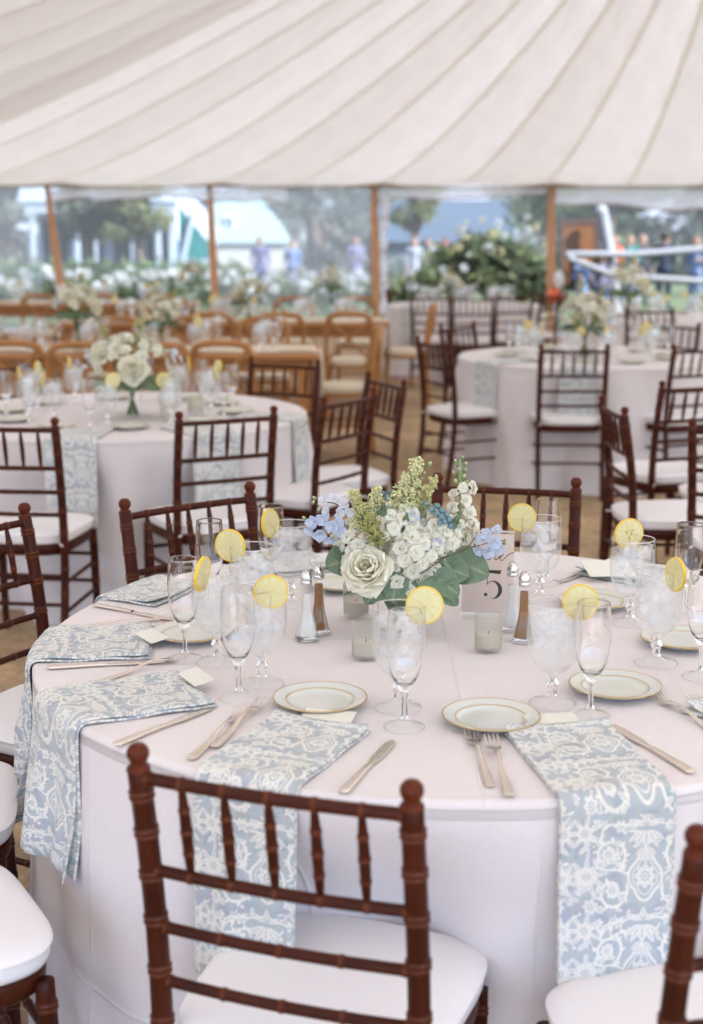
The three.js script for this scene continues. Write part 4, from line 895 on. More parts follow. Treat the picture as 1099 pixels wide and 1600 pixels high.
roundTable(...T2, [[angTo(T2, 1.29, -8.4), 0.1, 0.23]], 25, 'round table beside the wood panel end of the tent', 'pinkish white cloth with deep folds behind the square standing chair', 260);
roundTable(...T5, [], 36, 'farthest round table, under the flowering shrub', 'white cloth over the farthest round table under the shrub', 160);
roundTable(...T6, [], 47, 'round table near the white rails and guests', 'white cloth over the table near the white rails', 160);
// ---------------------------------------------------------------- glasses
const BOWL = smoothProfile([[0.0065, 0.0575], [0.017, 0.0595], [0.0315, 0.071], [0.0425, 0.091], [0.0472, 0.115], [0.0476, 0.136], [0.0463, 0.161], [0.0447, 0.186]], 36);
const gobletGeo = (() => {
  const g = {};
  g.bowl = lathe(BOWL, 56);
  g.rim = place(new THREE.TorusGeometry(0.0447, 0.0011, 8, 56), [0, 0.186, 0], [Math.PI / 2, 0, 0]);
  g.stem = lathe(smoothProfile([[0.0001, 0.0605], [0.0085, 0.0595], [0.0085, 0.054], [0.0072, 0.048], [0.0098, 0.042], [0.0118, 0.0375], [0.0092, 0.032], [0.0078, 0.026], [0.0084, 0.019], [0.0098, 0.0148], [0.0001, 0.0146]], 50), 40);
  g.foot = lathe(smoothProfile([[0.0098, 0.0146], [0.0135, 0.0115], [0.024, 0.0075], [0.038, 0.0048], [0.0414, 0.0032], [0.0405, 0.0012]], 40), 56);
  g.footRim = place(new THREE.TorusGeometry(0.0408, 0.0011, 8, 56), [0, 0.0016, 0], [Math.PI / 2, 0, 0]);
  const R = rng(91), inner = BOWL.filter(([, y]) => y < 0.164 && y > 0.062).map(([r, y]) => [r - 0.0010, y + 0.0006]), top = inner[inner.length - 1];
  const wg = lathe([[0, 0.0632], ...inner, [top[0] * 0.9, 0.1655], [top[0] * 0.6, 0.166], [0, 0.166]], 48);
  const p = wg.attributes.position;
  for (let i = 0; i < p.count; i++) if (p.getY(i) > 0.164) p.setY(i, p.getY(i) + 0.004 * (fbm(p.getX(i) * 12 + 0.5, p.getZ(i) * 12 + 0.5, 4, 3, 7) - 0.4));
  wg.computeVertexNormals(); g.water = wg;
  g.ice = [];
  for (let k = 0; k < 8; k++) {
    const pts = [], s = 0.0062 + 0.0035 * R();
    for (let i = 0; i < 10; i++) pts.push(V((R() < 0.5 ? -1 : 1) * s * (0.75 + 0.4 * R()), (R() < 0.5 ? -1 : 1) * s * (0.6 + 0.4 * R()), (R() < 0.5 ? -1 : 1) * s * (0.75 + 0.4 * R())));
    const c = new ConvexGeometry(pts); c.setAttribute('uv', new THREE.Float32BufferAttribute(new Float32Array(c.attributes.position.count * 2).map(() => R()), 2));
    g.ice.push(c);
  }
  return g;
})();
function makeGoblet(label, group) {
  const t = thing('water_goblet', label, 'goblet', [0, 0, 0], 0, group), R = rng(17);
  mesh('bowl', gobletGeo.bowl, M.pane, t); mesh('rim', gobletGeo.rim, M.glass, t); mesh('stem', gobletGeo.stem, M.glass, t); mesh('foot', gobletGeo.foot, M.pane, t); mesh('foot_rim', gobletGeo.footRim, M.glass, t);
  mesh('iced_water', gobletGeo.water, M.water, t);
  for (let k = 0; k < 26; k++) {
    const m = mesh('ice_cube', gobletGeo.ice[k % 8], M.ice, t), a = k * 2.4, y = 0.088 + 0.08 * Math.sqrt(k / 26), r = (0.036 - 0.012 * R()) * (k % 3 ? 1 : 0.4) * Math.min(1, 0.55 + (y - 0.085) * 14);
    m.position.set(Math.cos(a) * r, y, Math.sin(a) * r); m.rotation.set(R() * 6, R() * 6, R() * 6);
  }
  return t;
}
const fluteGeo = {
  bowl: lathe(smoothProfile([[0.0001, 0.0655], [0.0083, 0.0662], [0.0165, 0.079], [0.0252, 0.100], [0.0302, 0.128], [0.0310, 0.155], [0.0295, 0.185], [0.0281, 0.2035]], 46)
    .concat([[0.0278, 0.2043], [0.0274, 0.2043], [0.0271, 0.2035]], smoothProfile([[0.0286, 0.185], [0.0301, 0.155], [0.0293, 0.128], [0.0243, 0.101], [0.0153, 0.083], [0.006, 0.0765], [0.0001, 0.0755]], 30)), 56),
  stem: lathe(smoothProfile([[0.0001, 0.0652], [0.0078, 0.0650], [0.0056, 0.054], [0.0048, 0.040], [0.0052, 0.022], [0.0075, 0.0135], [0.0001, 0.0132]], 40), 28),
  footRim: place(new THREE.TorusGeometry(0.0342, 0.001, 8, 48), [0, 0.0015, 0], [Math.PI / 2, 0, 0]),
  foot: lathe(smoothProfile([[0.0076, 0.0132], [0.0125, 0.0092], [0.024, 0.0058], [0.0335, 0.0040], [0.0348, 0.0028], [0.0338, 0.0012]], 30), 48),
};
let goblet0 = null, flute0 = null;
const stand = (src, mk, p, label, group, turn) => { if (!src) { const t = mk(); t.position.set(...p); t.rotation.y = turn; tag(t, label, null, group); return t; } return dup(src, p, turn, label, group); };
function goblet(x, y, z, label, group, turn = 0) { const t = stand(goblet0, () => makeGoblet(label, group), [x, y, z], label, group, turn); goblet0 ??= t; return t; }
function flute(x, y, z, label, group, turn = 0) {
  const t = stand(flute0, () => { const f = thing('champagne_flute', label, 'champagne flute', [0, 0, 0], 0, group); mesh('bowl', fluteGeo.bowl, M.glass, f); mesh('stem', fluteGeo.stem, M.glass, f); mesh('foot', fluteGeo.foot, M.pane, f); mesh('foot_rim', fluteGeo.footRim, M.glass, f); return f; }, [x, y, z], label, group, turn);
  flute0 ??= t; return t;
}
// lemon slice, standing on a rim: plane xy, slit downwards
const lemonGeo = (() => {
  const g = {}, r = 0.033, h = 0.0065, w = 0.06, arc = (rr, s, hole) => { s.moveTo(0, -rr * 0.02); };
  const ring = (ro, ri, d, bev) => { const s = new THREE.Shape(), a0 = -Math.PI / 2 + w, a1 = Math.PI * 1.5 - w; s.absarc(0, 0, ro, a0, a1, false); s.absarc(0, 0, ri, a1, a0, true); s.closePath(); const e = new THREE.ExtrudeGeometry(s, { depth: d - 2 * bev, bevelEnabled: true, bevelThickness: bev, bevelSize: bev, bevelSegments: 2, curveSegments: 40 }); return e.translate(0, 0, -d / 2 + bev); };
  g.rind = ring(r - 0.0008, r - 0.0018, h, 0.0008);
  g.pith = ring(r - 0.0020, 0.0008, h - 0.0012, 0.0003);
  const segs = [];
  for (let k = 0; k < 9; k++) {
    const a = -Math.PI / 2 + w * 0.5 + (k + 0.5) * (2 * Math.PI - w) / 9, hw = Math.PI / 9 * 0.86, s = new THREE.Shape(), ro = r - 0.0052;
    s.moveTo(Math.cos(a) * 0.0032, Math.sin(a) * 0.0032); s.lineTo(Math.cos(a - hw) * ro * 0.9, Math.sin(a - hw) * ro * 0.9); s.absarc(0, 0, ro, a - hw * 0.8, a + hw * 0.8, false); s.lineTo(Math.cos(a + hw) * ro * 0.9, Math.sin(a + hw) * ro * 0.9); s.closePath();
    const e = new THREE.ExtrudeGeometry(s, { depth: h - 0.0012, bevelEnabled: true, bevelThickness: 0.0005, bevelSize: 0.0004, bevelSegments: 1, curveSegments: 6 }); segs.push(e.translate(0, 0, -h / 2 + 0.0006));
  }
  g.segments = segs;
  return g;
})();
let lemon0 = null;
function lemon(gx, gyy, gz, phi, spin, label, group, tilt = 0, seeded = false) {
  const a = phi * Math.PI / 180, p = [gx + Math.cos(a) * 0.0445, gyy + 0.188, gz + Math.sin(a) * 0.0445];
  let t;
  if (!lemon0) {
    t = lemon0 = thing('lemon_slice', label, 'lemon slice', p, 0, group);
    mesh('rind', lemonGeo.rind, M.rind, t); mesh('pith', lemonGeo.pith, M.pith, t); lemonGeo.segments.forEach((g) => mesh('segment', g, M.pulp, t));
  } else t = dup(lemon0, p, 0, label, group);
  t.rotation.set(0.12 * Math.sin(phi + gx * 50), -a - spin * Math.PI / 180, tilt * Math.PI / 180, 'YXZ');
  t.scale.setScalar(0.95 + 0.1 * hash2(Math.round(gx * 999), Math.round(gz * 999), 3));
  if (seeded) { const sd = std({ color: lin(0.55, 0.33, 0.08), roughness: 0.6 }); for (const [x, y, r] of [[-0.006, 0.003, 0.4], [0.004, -0.001, -0.5], [0.0, -0.008, 0.9], [0.007, 0.006, 1.4]]) { const s = mesh('seed', place(new THREE.SphereGeometry(0.003, 10, 8), [0, 0, 0], [0, 0, 0], [0.6, 1.3, 0.5]), sd, t); s.position.set(x, y, 0.0031); s.rotation.z = r; } }
  return t;
}
const GG = 'iced water goblets on the laid table', GF = 'champagne flutes on the laid table', GL = 'lemon slices on the goblets of the laid table';
const Y0 = TOP + 0.0012;
const gob = [
  [0.083, -2.371, 'iced water goblet under the bouquet, an empty flute standing right against it', 0, 0, 'lemon slice on the goblet under the bouquet, facing the viewer'],
  [0.358, -2.394, 'iced water goblet in front of the pepper shaker with the brown pepper', 5, -8, 'lemon slice behind the rim of an empty flute, in front of the pepper shaker'],
  [0.593, -2.630, 'iced water goblet whose lemon slice is seen edgewise, standing before a gold rimmed plate', 62, 8, 'lemon slice seen edgewise with a bright yellow rind, near the seeded slice'],
  [0.597, -2.908, 'iced water goblet carrying the seeded lemon slice', -92, 78, 'lemon slice with brown seeds at its middle, standing upright in a goblet'],
  [0.430, -3.118, 'iced water goblet behind the number five card and shakers', 180, 10, 'lemon slice on the goblet behind the number five card'],
  [-0.262, -2.634, 'iced water goblet between two flutes whose lemon slice leans edgewise', 118, -10, 'lemon slice leaning edgewise between two empty flutes'],
  [-0.166, -2.501, 'iced water goblet before the salt shaker, its lemon slice facing the viewer', 62, 112, 'lemon slice facing the viewer beside the salt shaker'],
  [-0.206, -2.836, 'iced water goblet half hidden behind the glasses and a thick lemon slice', 180, 22, 'thick lemon slice standing highest of those above the cluster of flutes'],
  [-0.136, -3.063, 'iced water goblet beside the blue delphinium and the salt and pepper pair', 172, -52, 'tilted lemon slice beside the blue delphinium'],
];
gob.forEach(([x, z, l, phi, spin, ll], i) => { goblet(x, Y0, z, l, GG, i * 0.9); lemon(x, Y0, z, phi, spin, ll, GL, [0, 4, 0, 6, -5, -10, 5, -6, -28][i], i === 3 || i === 4); });
[[0.090, -2.274, 'empty flute standing directly before the goblet under the bouquet'], [0.415, -2.328, 'empty flute between a goblet and the plate near the pepper shaker'], [0.732, -2.973, 'empty flute with dark reflections beside the seeded lemon slice'], [0.658, -2.539, 'empty flute cut by the picture edge beside the edgewise lemon slice'],
  [0.463, -3.253, 'empty flute behind the goblet at the number five card'], [-0.327, -2.654, 'empty flute next to the bread plate and the place cards'], [-0.311, -3.010, 'empty flute with dark chair reflections before the tucked chair'], [-0.203, -2.422, 'empty flute standing before the fork tines, foremost of the cluster'], [-0.186, -3.176, 'empty flute behind the tilted lemon slice, before the tucked chair']]
  .forEach(([x, z, l], i) => flute(x, Y0, z, l, GF, i));

// ---------------------------------------------------------------- plates
const plateGeo = (() => {
  const top = smoothProfile([[0.0001, 0.0062], [0.045, 0.0062], [0.054, 0.0075], [0.060, 0.0115], [0.068, 0.0135], [0.0825, 0.0172]], 36), bot = smoothProfile([[0.0838, 0.0165], [0.082, 0.0145], [0.066, 0.0085], [0.054, 0.003], [0.050, 0.0005], [0.046, 0.002], [0.0001, 0.002]], 24);
  const g = { dish: lathe([...top, ...bot], 72) };
  g.edge = lathe([[0.0816, 0.0169], [0.0828, 0.0178], [0.0843, 0.0172], [0.0838, 0.0158], [0.0816, 0.0169]], 72);
  g.inner = lathe([[0.0600, 0.0117], [0.0603, 0.01225], [0.0616, 0.0127], [0.0620, 0.0122]], 72);
  return g;
})();
let plate0 = null;
function plate(x, y, z, label, group) {
  if (plate0) return dup(plate0, [x, y, z], 0, label, group);
  const t = plate0 = thing('bread_plate', label, 'plate', [x, y, z], 0, group);
  mesh('dish', plateGeo.dish, M.china, t); mesh('gold_edge', plateGeo.edge, M.goldBand, t); mesh('gold_band', plateGeo.inner, M.goldBand, t);
  return t;
}
[[-0.056, -2.386, 'gold rimmed plate at the head of the napkin behind the chair spindles'], [0.239, -2.294, 'gold rimmed plate above the two stacked forks'], [0.482, -2.457, 'gold rimmed plate behind the foot of the empty flute near the pepper shaker'], [0.673, -2.756, 'gold rimmed plate behind the goblet with the edgewise lemon, cut by the picture edge'], [-0.330, -2.802, 'gold rimmed plate behind the flute near the place cards'], [-0.022, -3.214, 'gold rimmed plate behind the salt shaker under the bouquet'], [0.549, -3.054, 'gold rimmed plate half hidden behind the lemon near the shakers']]
  .forEach(([x, z, l]) => plate(x, TOP + 0.0005, z, l, 'gold rimmed bread plates on the laid table'));

// ---------------------------------------------------------------- napkins and place cards
function ribbon(w, th, L, S, nu = 26, nv = 90) { // closed folded cloth: S(x, s, o) is the point at o above the middle
  const loop = [], n = nu;
  for (let i = 0; i <= n; i++) loop.push([(-0.5 + i / n) * w, th / 2]);
  for (let k = 1; k < 5; k++) { const a = Math.PI / 2 - k / 5 * Math.PI; loop.push([w / 2 + Math.cos(a) * th / 2, Math.sin(a) * th / 2]); }
  for (let i = n; i >= 0; i--) loop.push([(-0.5 + i / n) * w, -th / 2]);
  for (let k = 1; k < 5; k++) { const a = -Math.PI / 2 - k / 5 * Math.PI; loop.push([-w / 2 + Math.cos(a) * th / 2, Math.sin(a) * th / 2]); }
  loop.push(loop[0]);
  const m = loop.length - 1;
  return sheet(m, nv, (u, v) => { const [x, o] = loop[Math.round(u * m)], e = Math.min(1, Math.min(v, 1 - v) * nv / 1.0); return S(x, v * L, o * (e > 0.5 ? 1 : 0)); }, (u, v) => { const [x] = loop[Math.round(u * m)]; return [x + 0.07, v * L]; });
}
function napkin(label, mid, axisDeg, w, hang, o = {}) {
  const a = axisDeg * Math.PI / 180, ax = [Math.cos(a), Math.sin(a)], T = o.T ?? TC, R = RT + 0.004, tx = [Math.sin(a), -Math.cos(a)];
  const rel = [mid[0] - T[0], mid[1] - T[1]];
  const dist = (x) => { const px = rel[0] + tx[0] * x, pz = rel[1] + tx[1] * x, b = px * ax[0] + pz * ax[1], c = px * px + pz * pz - R * R; return Math.sqrt(Math.max(b * b - c, 0)) - b; };
  const D0 = dist(0), L = D0 + hang + 0.012, br = 0.016, w2 = o.fan ?? 0;
  const S0 = (base, lift, seed) => (x, s, off) => {
    const d = dist(x), f = 1 + w2 * sstep(s, 0, L), xx = x * f + (o.skew ?? 0) * (1 - clamp(s / D0, 0, 1));
    let px = xx, py, pz, ny = 1, nz = 0;
    const arc = br * Math.PI / 2;
    if (s < d - br) { pz = s; py = 0; }
    else if (s < d - br + arc) { const k = (s - d + br) / br; pz = d - br + Math.sin(k) * br; py = -br + Math.cos(k) * br; ny = Math.cos(k); nz = Math.sin(k); }
    else { const h = s - (d - br + arc); pz = d + h * (o.lean ?? 0.05); py = -br - h; ny = 0; nz = 1;
      const wv = (o.wave ?? 0.006) * Math.min(1, h * 6); pz += wv * Math.sin(x * (o.freq ?? 38) + seed + h * 5) + wv * 0.5 * Math.sin(x * 75 + h * 9 + seed); px += wv * 0.4 * Math.sin(h * 14 + x * 20); }
    const e = Math.max(0, 1 - s / 0.055), q = 2 * x / w;
    py += lift * e * e * (0.25 + 0.75 * q * q) + 0.0018 * Math.sin(s * 46 + x * 24 + seed) * Math.min(1, s * 20);
    const cr = Math.max(0, base) ;
    return V(px, py + ny * (off + cr), pz + nz * (off + cr));
  };
  const t = thing('napkin', label, 'napkin', [mid[0], TOP + (o.y ?? 0.0015), mid[1]], yawTo(ax[0], ax[1]), o.group ?? 'blue damask napkins on the laid table');
  mesh('lower_fold', ribbon(w, 0.005, L - 0.004, S0(0.003, 0, 1.3)), M.napkin, t);
  mesh('upper_fold', ribbon(w - 0.006, 0.0045, L - 0.012, (x, s, off) => S0(0.0085, o.lift ?? 0.008, 1.3 + (o.seed ?? 0) * 0.1)(x + (o.shift ?? 0.002), s + 0.006, off)), M.napkin, t);
  return t;
}
napkin('blue damask napkin hanging down behind the spindles of the turned chair', [-0.050, -2.285], 114.8, 0.178, 0.315, { lift: 0.012, wave: 0.005, seed: 2 });
napkin('blue damask napkin with a medallion hanging over the white seat cushion', [0.346, -2.268], 79.5, 0.184, 0.335, { lift: 0.012, wave: 0.004, fan: 0.0, shift: -0.003, seed: 5, lean: 0.03 });
napkin('blue damask napkin draped in soft folds over the table edge below two place cards', [-0.286, -2.475], 154, 0.20, 0.255, { wave: 0.016, freq: 30, fan: 0.03, lift: 0.004, seed: 8, lean: 0.12, skew: 0.012 });
napkin('blue damask napkin with a place card, lying over two knives near the bare floor', [-0.405, -2.765], 174, 0.225, 0.32, { wave: 0.02, freq: 22, lift: 0.004, seed: 11, lean: 0.10 });
napkin('blue damask napkin farthest along the rim, under the flute before the tucked chair', [-0.385, -3.135], 208, 0.22, 0.30, { lift: 0.010, seed: 14 });
napkin('blue damask napkin behind the salt shaker, mostly hidden by the bouquet', [-0.11, -3.33], 246, 0.19, 0.3, { lift: 0.012, seed: 17 });
napkin('pale napkin beyond the seeded lemon goblet, with its white side uppermost', [0.615, -3.27], -48, 0.20, 0.3, { lift: 0.016, seed: 20 });
napkin('blue damask napkin end beside two forks at the picture edge', [0.640, -2.415], 43, 0.19, 0.3, { lift: 0.022, seed: 23 });
function card(label, p, yaw, pitch, roll, w = 0.062, d = 0.042) {
  const t = mesh('place_card', box(w, 0.0009, d, 0, 0, 0), M.card, scene);
  t.position.set(...p); t.rotation.set(pitch, yaw, roll, 'YXZ');
  return tag(t, label, 'place card', null);
}
card('cream place card on the softly draped napkin, nearest the knife', [-0.286, TOP + 0.0235, -2.478], -0.95, 0.12, -0.14);
card('cream place card on the napkin near the gold rimmed plate and the flute', [-0.405, TOP + 0.0225, -2.745], -0.85, 0.1, -0.12);
card('cream place card tucked into the napkin below the gold rimmed plate, behind the turned chair', [-0.040, TOP + 0.012, -2.299], -0.22, 0.06, 0.0, 0.09, 0.05);
card('cream place card tucked into the medallion napkin beside the knife', [0.342, TOP + 0.012, -2.282], 0.16, 0.05, 0, 0.09, 0.05);
card('pale place card standing on the napkin beyond the seeded lemon goblet', [0.62, TOP + 0.026, -3.30], 0.2, 0.35, -0.05, 0.12, 0.07);

// ---------------------------------------------------------------- cutlery
function strip(n, zf, yf, wf, tf, sides = 12) { // a bar along z with its own width, thickness and height
  return sheet(sides, n, (u, v) => { const a = u * Math.PI * 2, c = Math.cos(a), s = Math.sin(a); return V(Math.sign(c) * Math.abs(c) ** 0.75 * wf(v), yf(v) + s * tf(v), zf(v)); });
}
const L0 = 0.236;
const forkGeo = (() => {
  const y = (z) => 0.0026 + 0.0105 * Math.exp(-(((z - 0.025) / 0.05) ** 2)) + 0.010 * sstep(z, 0.07, 0.118) - 0.001 * sstep(z, 0.05, 0.075);
  const handle = strip(40, (v) => lerp(-0.118, 0.056, v), (v) => y(lerp(-0.118, 0.056, v)), (v) => (v < 0.03 ? 0.0075 * Math.sqrt(v / 0.03 + 0.001) : lerp(0.0086, 0.0034, sstep(v, 0.05, 0.8))) + 0.0055 * sstep(v, 0.88, 1), (v) => 0.0017 + 0.0006 * sstep(v, 0.4, 0.8) - 0.0012 * sstep(v, 0.9, 1), 14);
  const head = strip(12, (v) => lerp(0.053, 0.077, v), (v) => y(lerp(0.053, 0.077, v)), (v) => lerp(0.0075, 0.0128, Math.sqrt(v)), () => 0.0009, 14);
  const tines = [-1.5, -0.5, 0.5, 1.5].map((k) => strip(14, (v) => lerp(0.075, 0.118, v), (v) => y(lerp(0.075, 0.118, v)), (v) => 0.00185 * (1 - 0.55 * v), (v) => 0.00085 * (1 - 0.3 * v), 8).translate(k * 0.0071, 0, 0));
  return { handle: merge([handle, head]), tines };
})();
const knifeGeo = (() => ({
  handle: strip(30, (v) => lerp(-0.118, -0.005, v), () => 0.0042, (v) => v < 0.05 ? 0.0082 * Math.sqrt(v / 0.05 + 0.001) : lerp(0.0086, 0.0058, sstep(v, 0.1, 1)), (v) => (v < 0.05 ? 0.0036 * Math.sqrt(v / 0.05 + 0.01) : 0.0036) - 0.0008 * v, 14),
  blade: strip(34, (v) => lerp(-0.008, 0.118, v), () => 0.0034, (v) => lerp(0.0052, 0.0095, sstep(v, 0.04, 0.4)) * Math.sqrt(Math.max(0.001, 1 - Math.max(0, (v - 0.72) / 0.28) ** 2.4)), (v) => 0.0011 - 0.0004 * v, 10),
}))();
let fork0 = null, knife0 = null;
function cutlery(kind, seg, label, y = 0, roll = 0) {
  const dx = seg[2] - seg[0], dz = seg[3] - seg[1], l = Math.hypot(dx, dz), p = [seg[2] - dx / l * 0.118, TOP + 0.001 + y, seg[3] - dz / l * 0.118], turn = yawTo(dx, dz), grp = kind === 'fork' ? 'forks on the laid table' : 'knives on the laid table';
  let t = kind === 'fork' ? fork0 : knife0;
  if (t) t = dup(t, p, turn, label, grp);
  else if (kind === 'fork') { t = fork0 = thing('fork', label, 'fork', p, turn, grp); mesh('handle', forkGeo.handle, M.silver, t); forkGeo.tines.forEach((g) => mesh('tine', g, M.silver, t)); }
  else { t = knife0 = thing('knife', label, 'knife', p, turn, grp); mesh('handle', knifeGeo.handle, M.silver, t); mesh('blade', knifeGeo.blade, M.silver, t); }
  t.rotation.order = 'YXZ'; t.rotation.z = roll;
  return t;
}
cutlery('fork', [-0.237, -2.125, -0.155, -2.392], 'longer fork pointing at the plate, beside the napkin behind the chair spindles', 0.003);
cutlery('fork', [-0.262, -2.105, -0.186, -2.345], 'shorter lying fork of the pair by the napkin behind the chair spindles');
cutlery('fork', [0.212, -2.003, 0.199, -2.243], 'fork nearest the gold rimmed plate of the stacked pair by the medallion napkin');
cutlery('fork', [0.236, -1.955, 0.229, -2.200], 'fork at the table edge, lower of the stacked pair by the medallion napkin', 0.004);
cutlery('fork', [0.625, -2.20, 0.545, -2.429], 'fork with its tines against the plate near the picture edge');
cutlery('fork', [0.675, -2.175, 0.604, -2.398], 'fork beside the napkin end, cut by the picture edge', 0.003);
cutlery('fork', [-0.468, -2.515, -0.320, -2.671], 'fork with tines raised behind the softly draped napkin');
cutlery('fork', [-0.591, -2.869, -0.385, -2.940], 'fork behind the napkin with the place card, its handle toward the floor');
cutlery('knife', [0.000, -2.020, 0.069, -2.204], 'knife with a broad blade standing clear above the chair rail');
cutlery('knife', [0.532, -2.058, 0.443, -2.280], 'knife slanting beside the medallion napkin');
cutlery('knife', [-0.381, -2.190, -0.246, -2.367], 'knife beside the softly draped napkin, above the corner of the chair');
cutlery('knife', [-0.587, -2.590, -0.355, -2.634], 'knife lying between the two napkins with place cards');
cutlery('knife', [-0.581, -3.052, -0.378, -2.923], 'knife before the farthest napkin along the rim');
cutlery('knife', [0.658, -3.446, 0.493, -3.253], 'knife beyond the shakers pointing at the bouquet');

// ---------------------------------------------------------------- shakers, votives, number card
const sq = (hw, y, r = 0.22) => { const o = []; for (let k = 0; k <= 32; k++) { const a = k / 32 * Math.PI * 2, c = Math.cos(a), s = Math.sin(a), e = r; o.push(V(Math.sign(c) * Math.abs(c) ** (2 * e) * hw, y, Math.sign(s) * Math.abs(s) ** (2 * e) * hw)); } return o; };
function tower(list) { const rings = list.map(([hw, y]) => sq(hw, y)); return sheet(32, rings.length - 1, (u, v) => rings[Math.round(v * (rings.length - 1))][Math.round((1 - u) * 32)]); }
const shakerGeo = (() => {
  const wv = (y) => lerp(0.0215, 0.0115, sstep(y, 0, 0.075)) - 0.0012 * sstep(y, 0.075, 0.118);
  const out = [[0.0001, 0], [0.020, 0], [0.0228, 0.0012], [0.0232, 0.004], [0.0222, 0.008]].concat(steps(0.012, 0.118, 16).map((y) => [wv(y), y]), [[0.008, 0.1195], [0.0001, 0.1195]]);
  const inn = (h) => [[0.0001, 0.0095], [0.0165, 0.0095]].concat(steps(0.011, h, 12).map((y) => [wv(y) - 0.0028, y]), [[0.0001, h + 0.0005]]);
  const cap = lathe(smoothProfile([[0.0001, 0.1475], [0.004, 0.147], [0.0088, 0.143], [0.0118, 0.136], [0.0124, 0.129], [0.0114, 0.126], [0.0124, 0.1235], [0.0124, 0.119], [0.0112, 0.117], [0.0001, 0.117]], 44), 32);
  const holes = [];
  for (let k = 0; k < 13; k++) { const e = k ? (k < 6 ? 0.42 : 0.78) : 0, a = k * 1.2566 + (k > 5 ? k * 0.35 : 0); holes.push(place(new THREE.CylinderGeometry(0.0009, 0.0009, 0.0016, 8), [Math.sin(e * 1.3) * 0.0108 * Math.cos(a), 0.1362 + 0.0112 * Math.cos(e * 1.25), Math.sin(e * 1.3) * 0.0108 * Math.sin(a)], [Math.sin(e) * Math.sin(a), 0, -Math.sin(e) * Math.cos(a)])); }
  return { body: tower(out), base: tower([[0.0001, 0.0002], [0.0195, 0.0002], [0.0222, 0.0014], [0.0226, 0.004], [0.0214, 0.0078], [0.0001, 0.0082]]), fill: { salt: tower(inn(0.098)), pepper: tower(inn(0.105)) }, cap, holes: merge(holes) };
})();
const holeMat = std({ color: lin(0.02, 0.02, 0.02), roughness: 0.9 });
function shaker(kind, x, z, turn, label) {
  const t = thing(kind + '_shaker', label, kind + ' shaker', [x, TOP + 0.0012, z], turn);
  mesh('glass_body', shakerGeo.body, M.pane, t); mesh('glass_base', shakerGeo.base, M.glass, t); mesh(kind + '_fill', shakerGeo.fill[kind], M[kind], t);
  const c = mesh('cap', shakerGeo.cap, M.chrome, t); mesh('holes', shakerGeo.holes, holeMat, c);
}
shaker('salt', -0.092, -2.789, 0.25, 'tapered glass salt shaker with a chrome cap, beside the rose end of the bouquet');
shaker('pepper', -0.068, -2.838, 0.3, 'tapered glass pepper shaker behind the salt shaker, beside the rose end of the bouquet');
shaker('pepper', 0.352, -2.776, -0.2, 'tapered glass shaker of brown pepper in front of the number five card');
shaker('salt', 0.337, -2.858, -0.2, 'tapered glass salt shaker behind the brown pepper, against the number five card');
M.frost = phy({ color: lin(0.74, 0.70, 0.62), roughness: 0.3, transmission: 0.5, thickness: 0 });
const votiveGeo = (() => {
  const out = smoothProfile([[0.0001, 0.0005], [0.022, 0.0005], [0.0252, 0.003], [0.0262, 0.012], [0.027, 0.05], [0.0278, 0.078]], 40), inn = smoothProfile([[0.0264, 0.078], [0.0256, 0.05], [0.0246, 0.014], [0.022, 0.008], [0.0001, 0.0075]], 24);
  const dots = [];
  for (let r = 0; r < 17; r++) for (let k = 0; k < 34; k++) { const y = 0.008 + r * 0.0041, a = (k + (r % 2) / 2) / 34 * Math.PI * 2, rr = lerp(0.0261, 0.0278, y / 0.078); dots.push(place(new THREE.IcosahedronGeometry(0.0015, 0), [Math.cos(a) * rr, y, Math.sin(a) * rr])); }
  return { body: lathe([...out, [0.0275, 0.0788], [0.0268, 0.0788], ...inn], 48), dots: merge(dots), wax: lathe(smoothProfile([[0.0001, 0.0085], [0.0215, 0.009], [0.0235, 0.013], [0.0238, 0.034], [0.022, 0.036], [0.004, 0.0345], [0.0001, 0.0345]], 30), 40), wick: limb([V(0, 0.034, 0), V(0.001, 0.043, 0)], [0.0009, 0.0008], 6) };
})();
for (const [x, z, l] of [[0.010, -2.958, 'dotted glass votive holder beneath the eucalyptus leaves, farther one'], [0.028, -2.659, 'dotted glass votive holder just behind the goblet under the bouquet'], [0.274, -2.710, 'dotted glass votive holder standing in front of the number five card']]) {
  const t = thing('votive_holder', l, 'votive holder', [x, TOP + 0.0012, z], x * 9, 'dotted glass votives round the bouquet');
  mesh('glass', votiveGeo.body, M.pane, t);
  tag(mesh('raised_dots', votiveGeo.dots, M.frost, t), null, null, null, 'stuff');
  const c = thing('votive_candle', 'cream candle inside the ' + l, 'candle', [x, TOP + 0.0012, z], 0, 'candles in the dotted votives');
  mesh('wax', votiveGeo.wax, M.wax, c); mesh('wick', votiveGeo.wick, holeMat, c);
}
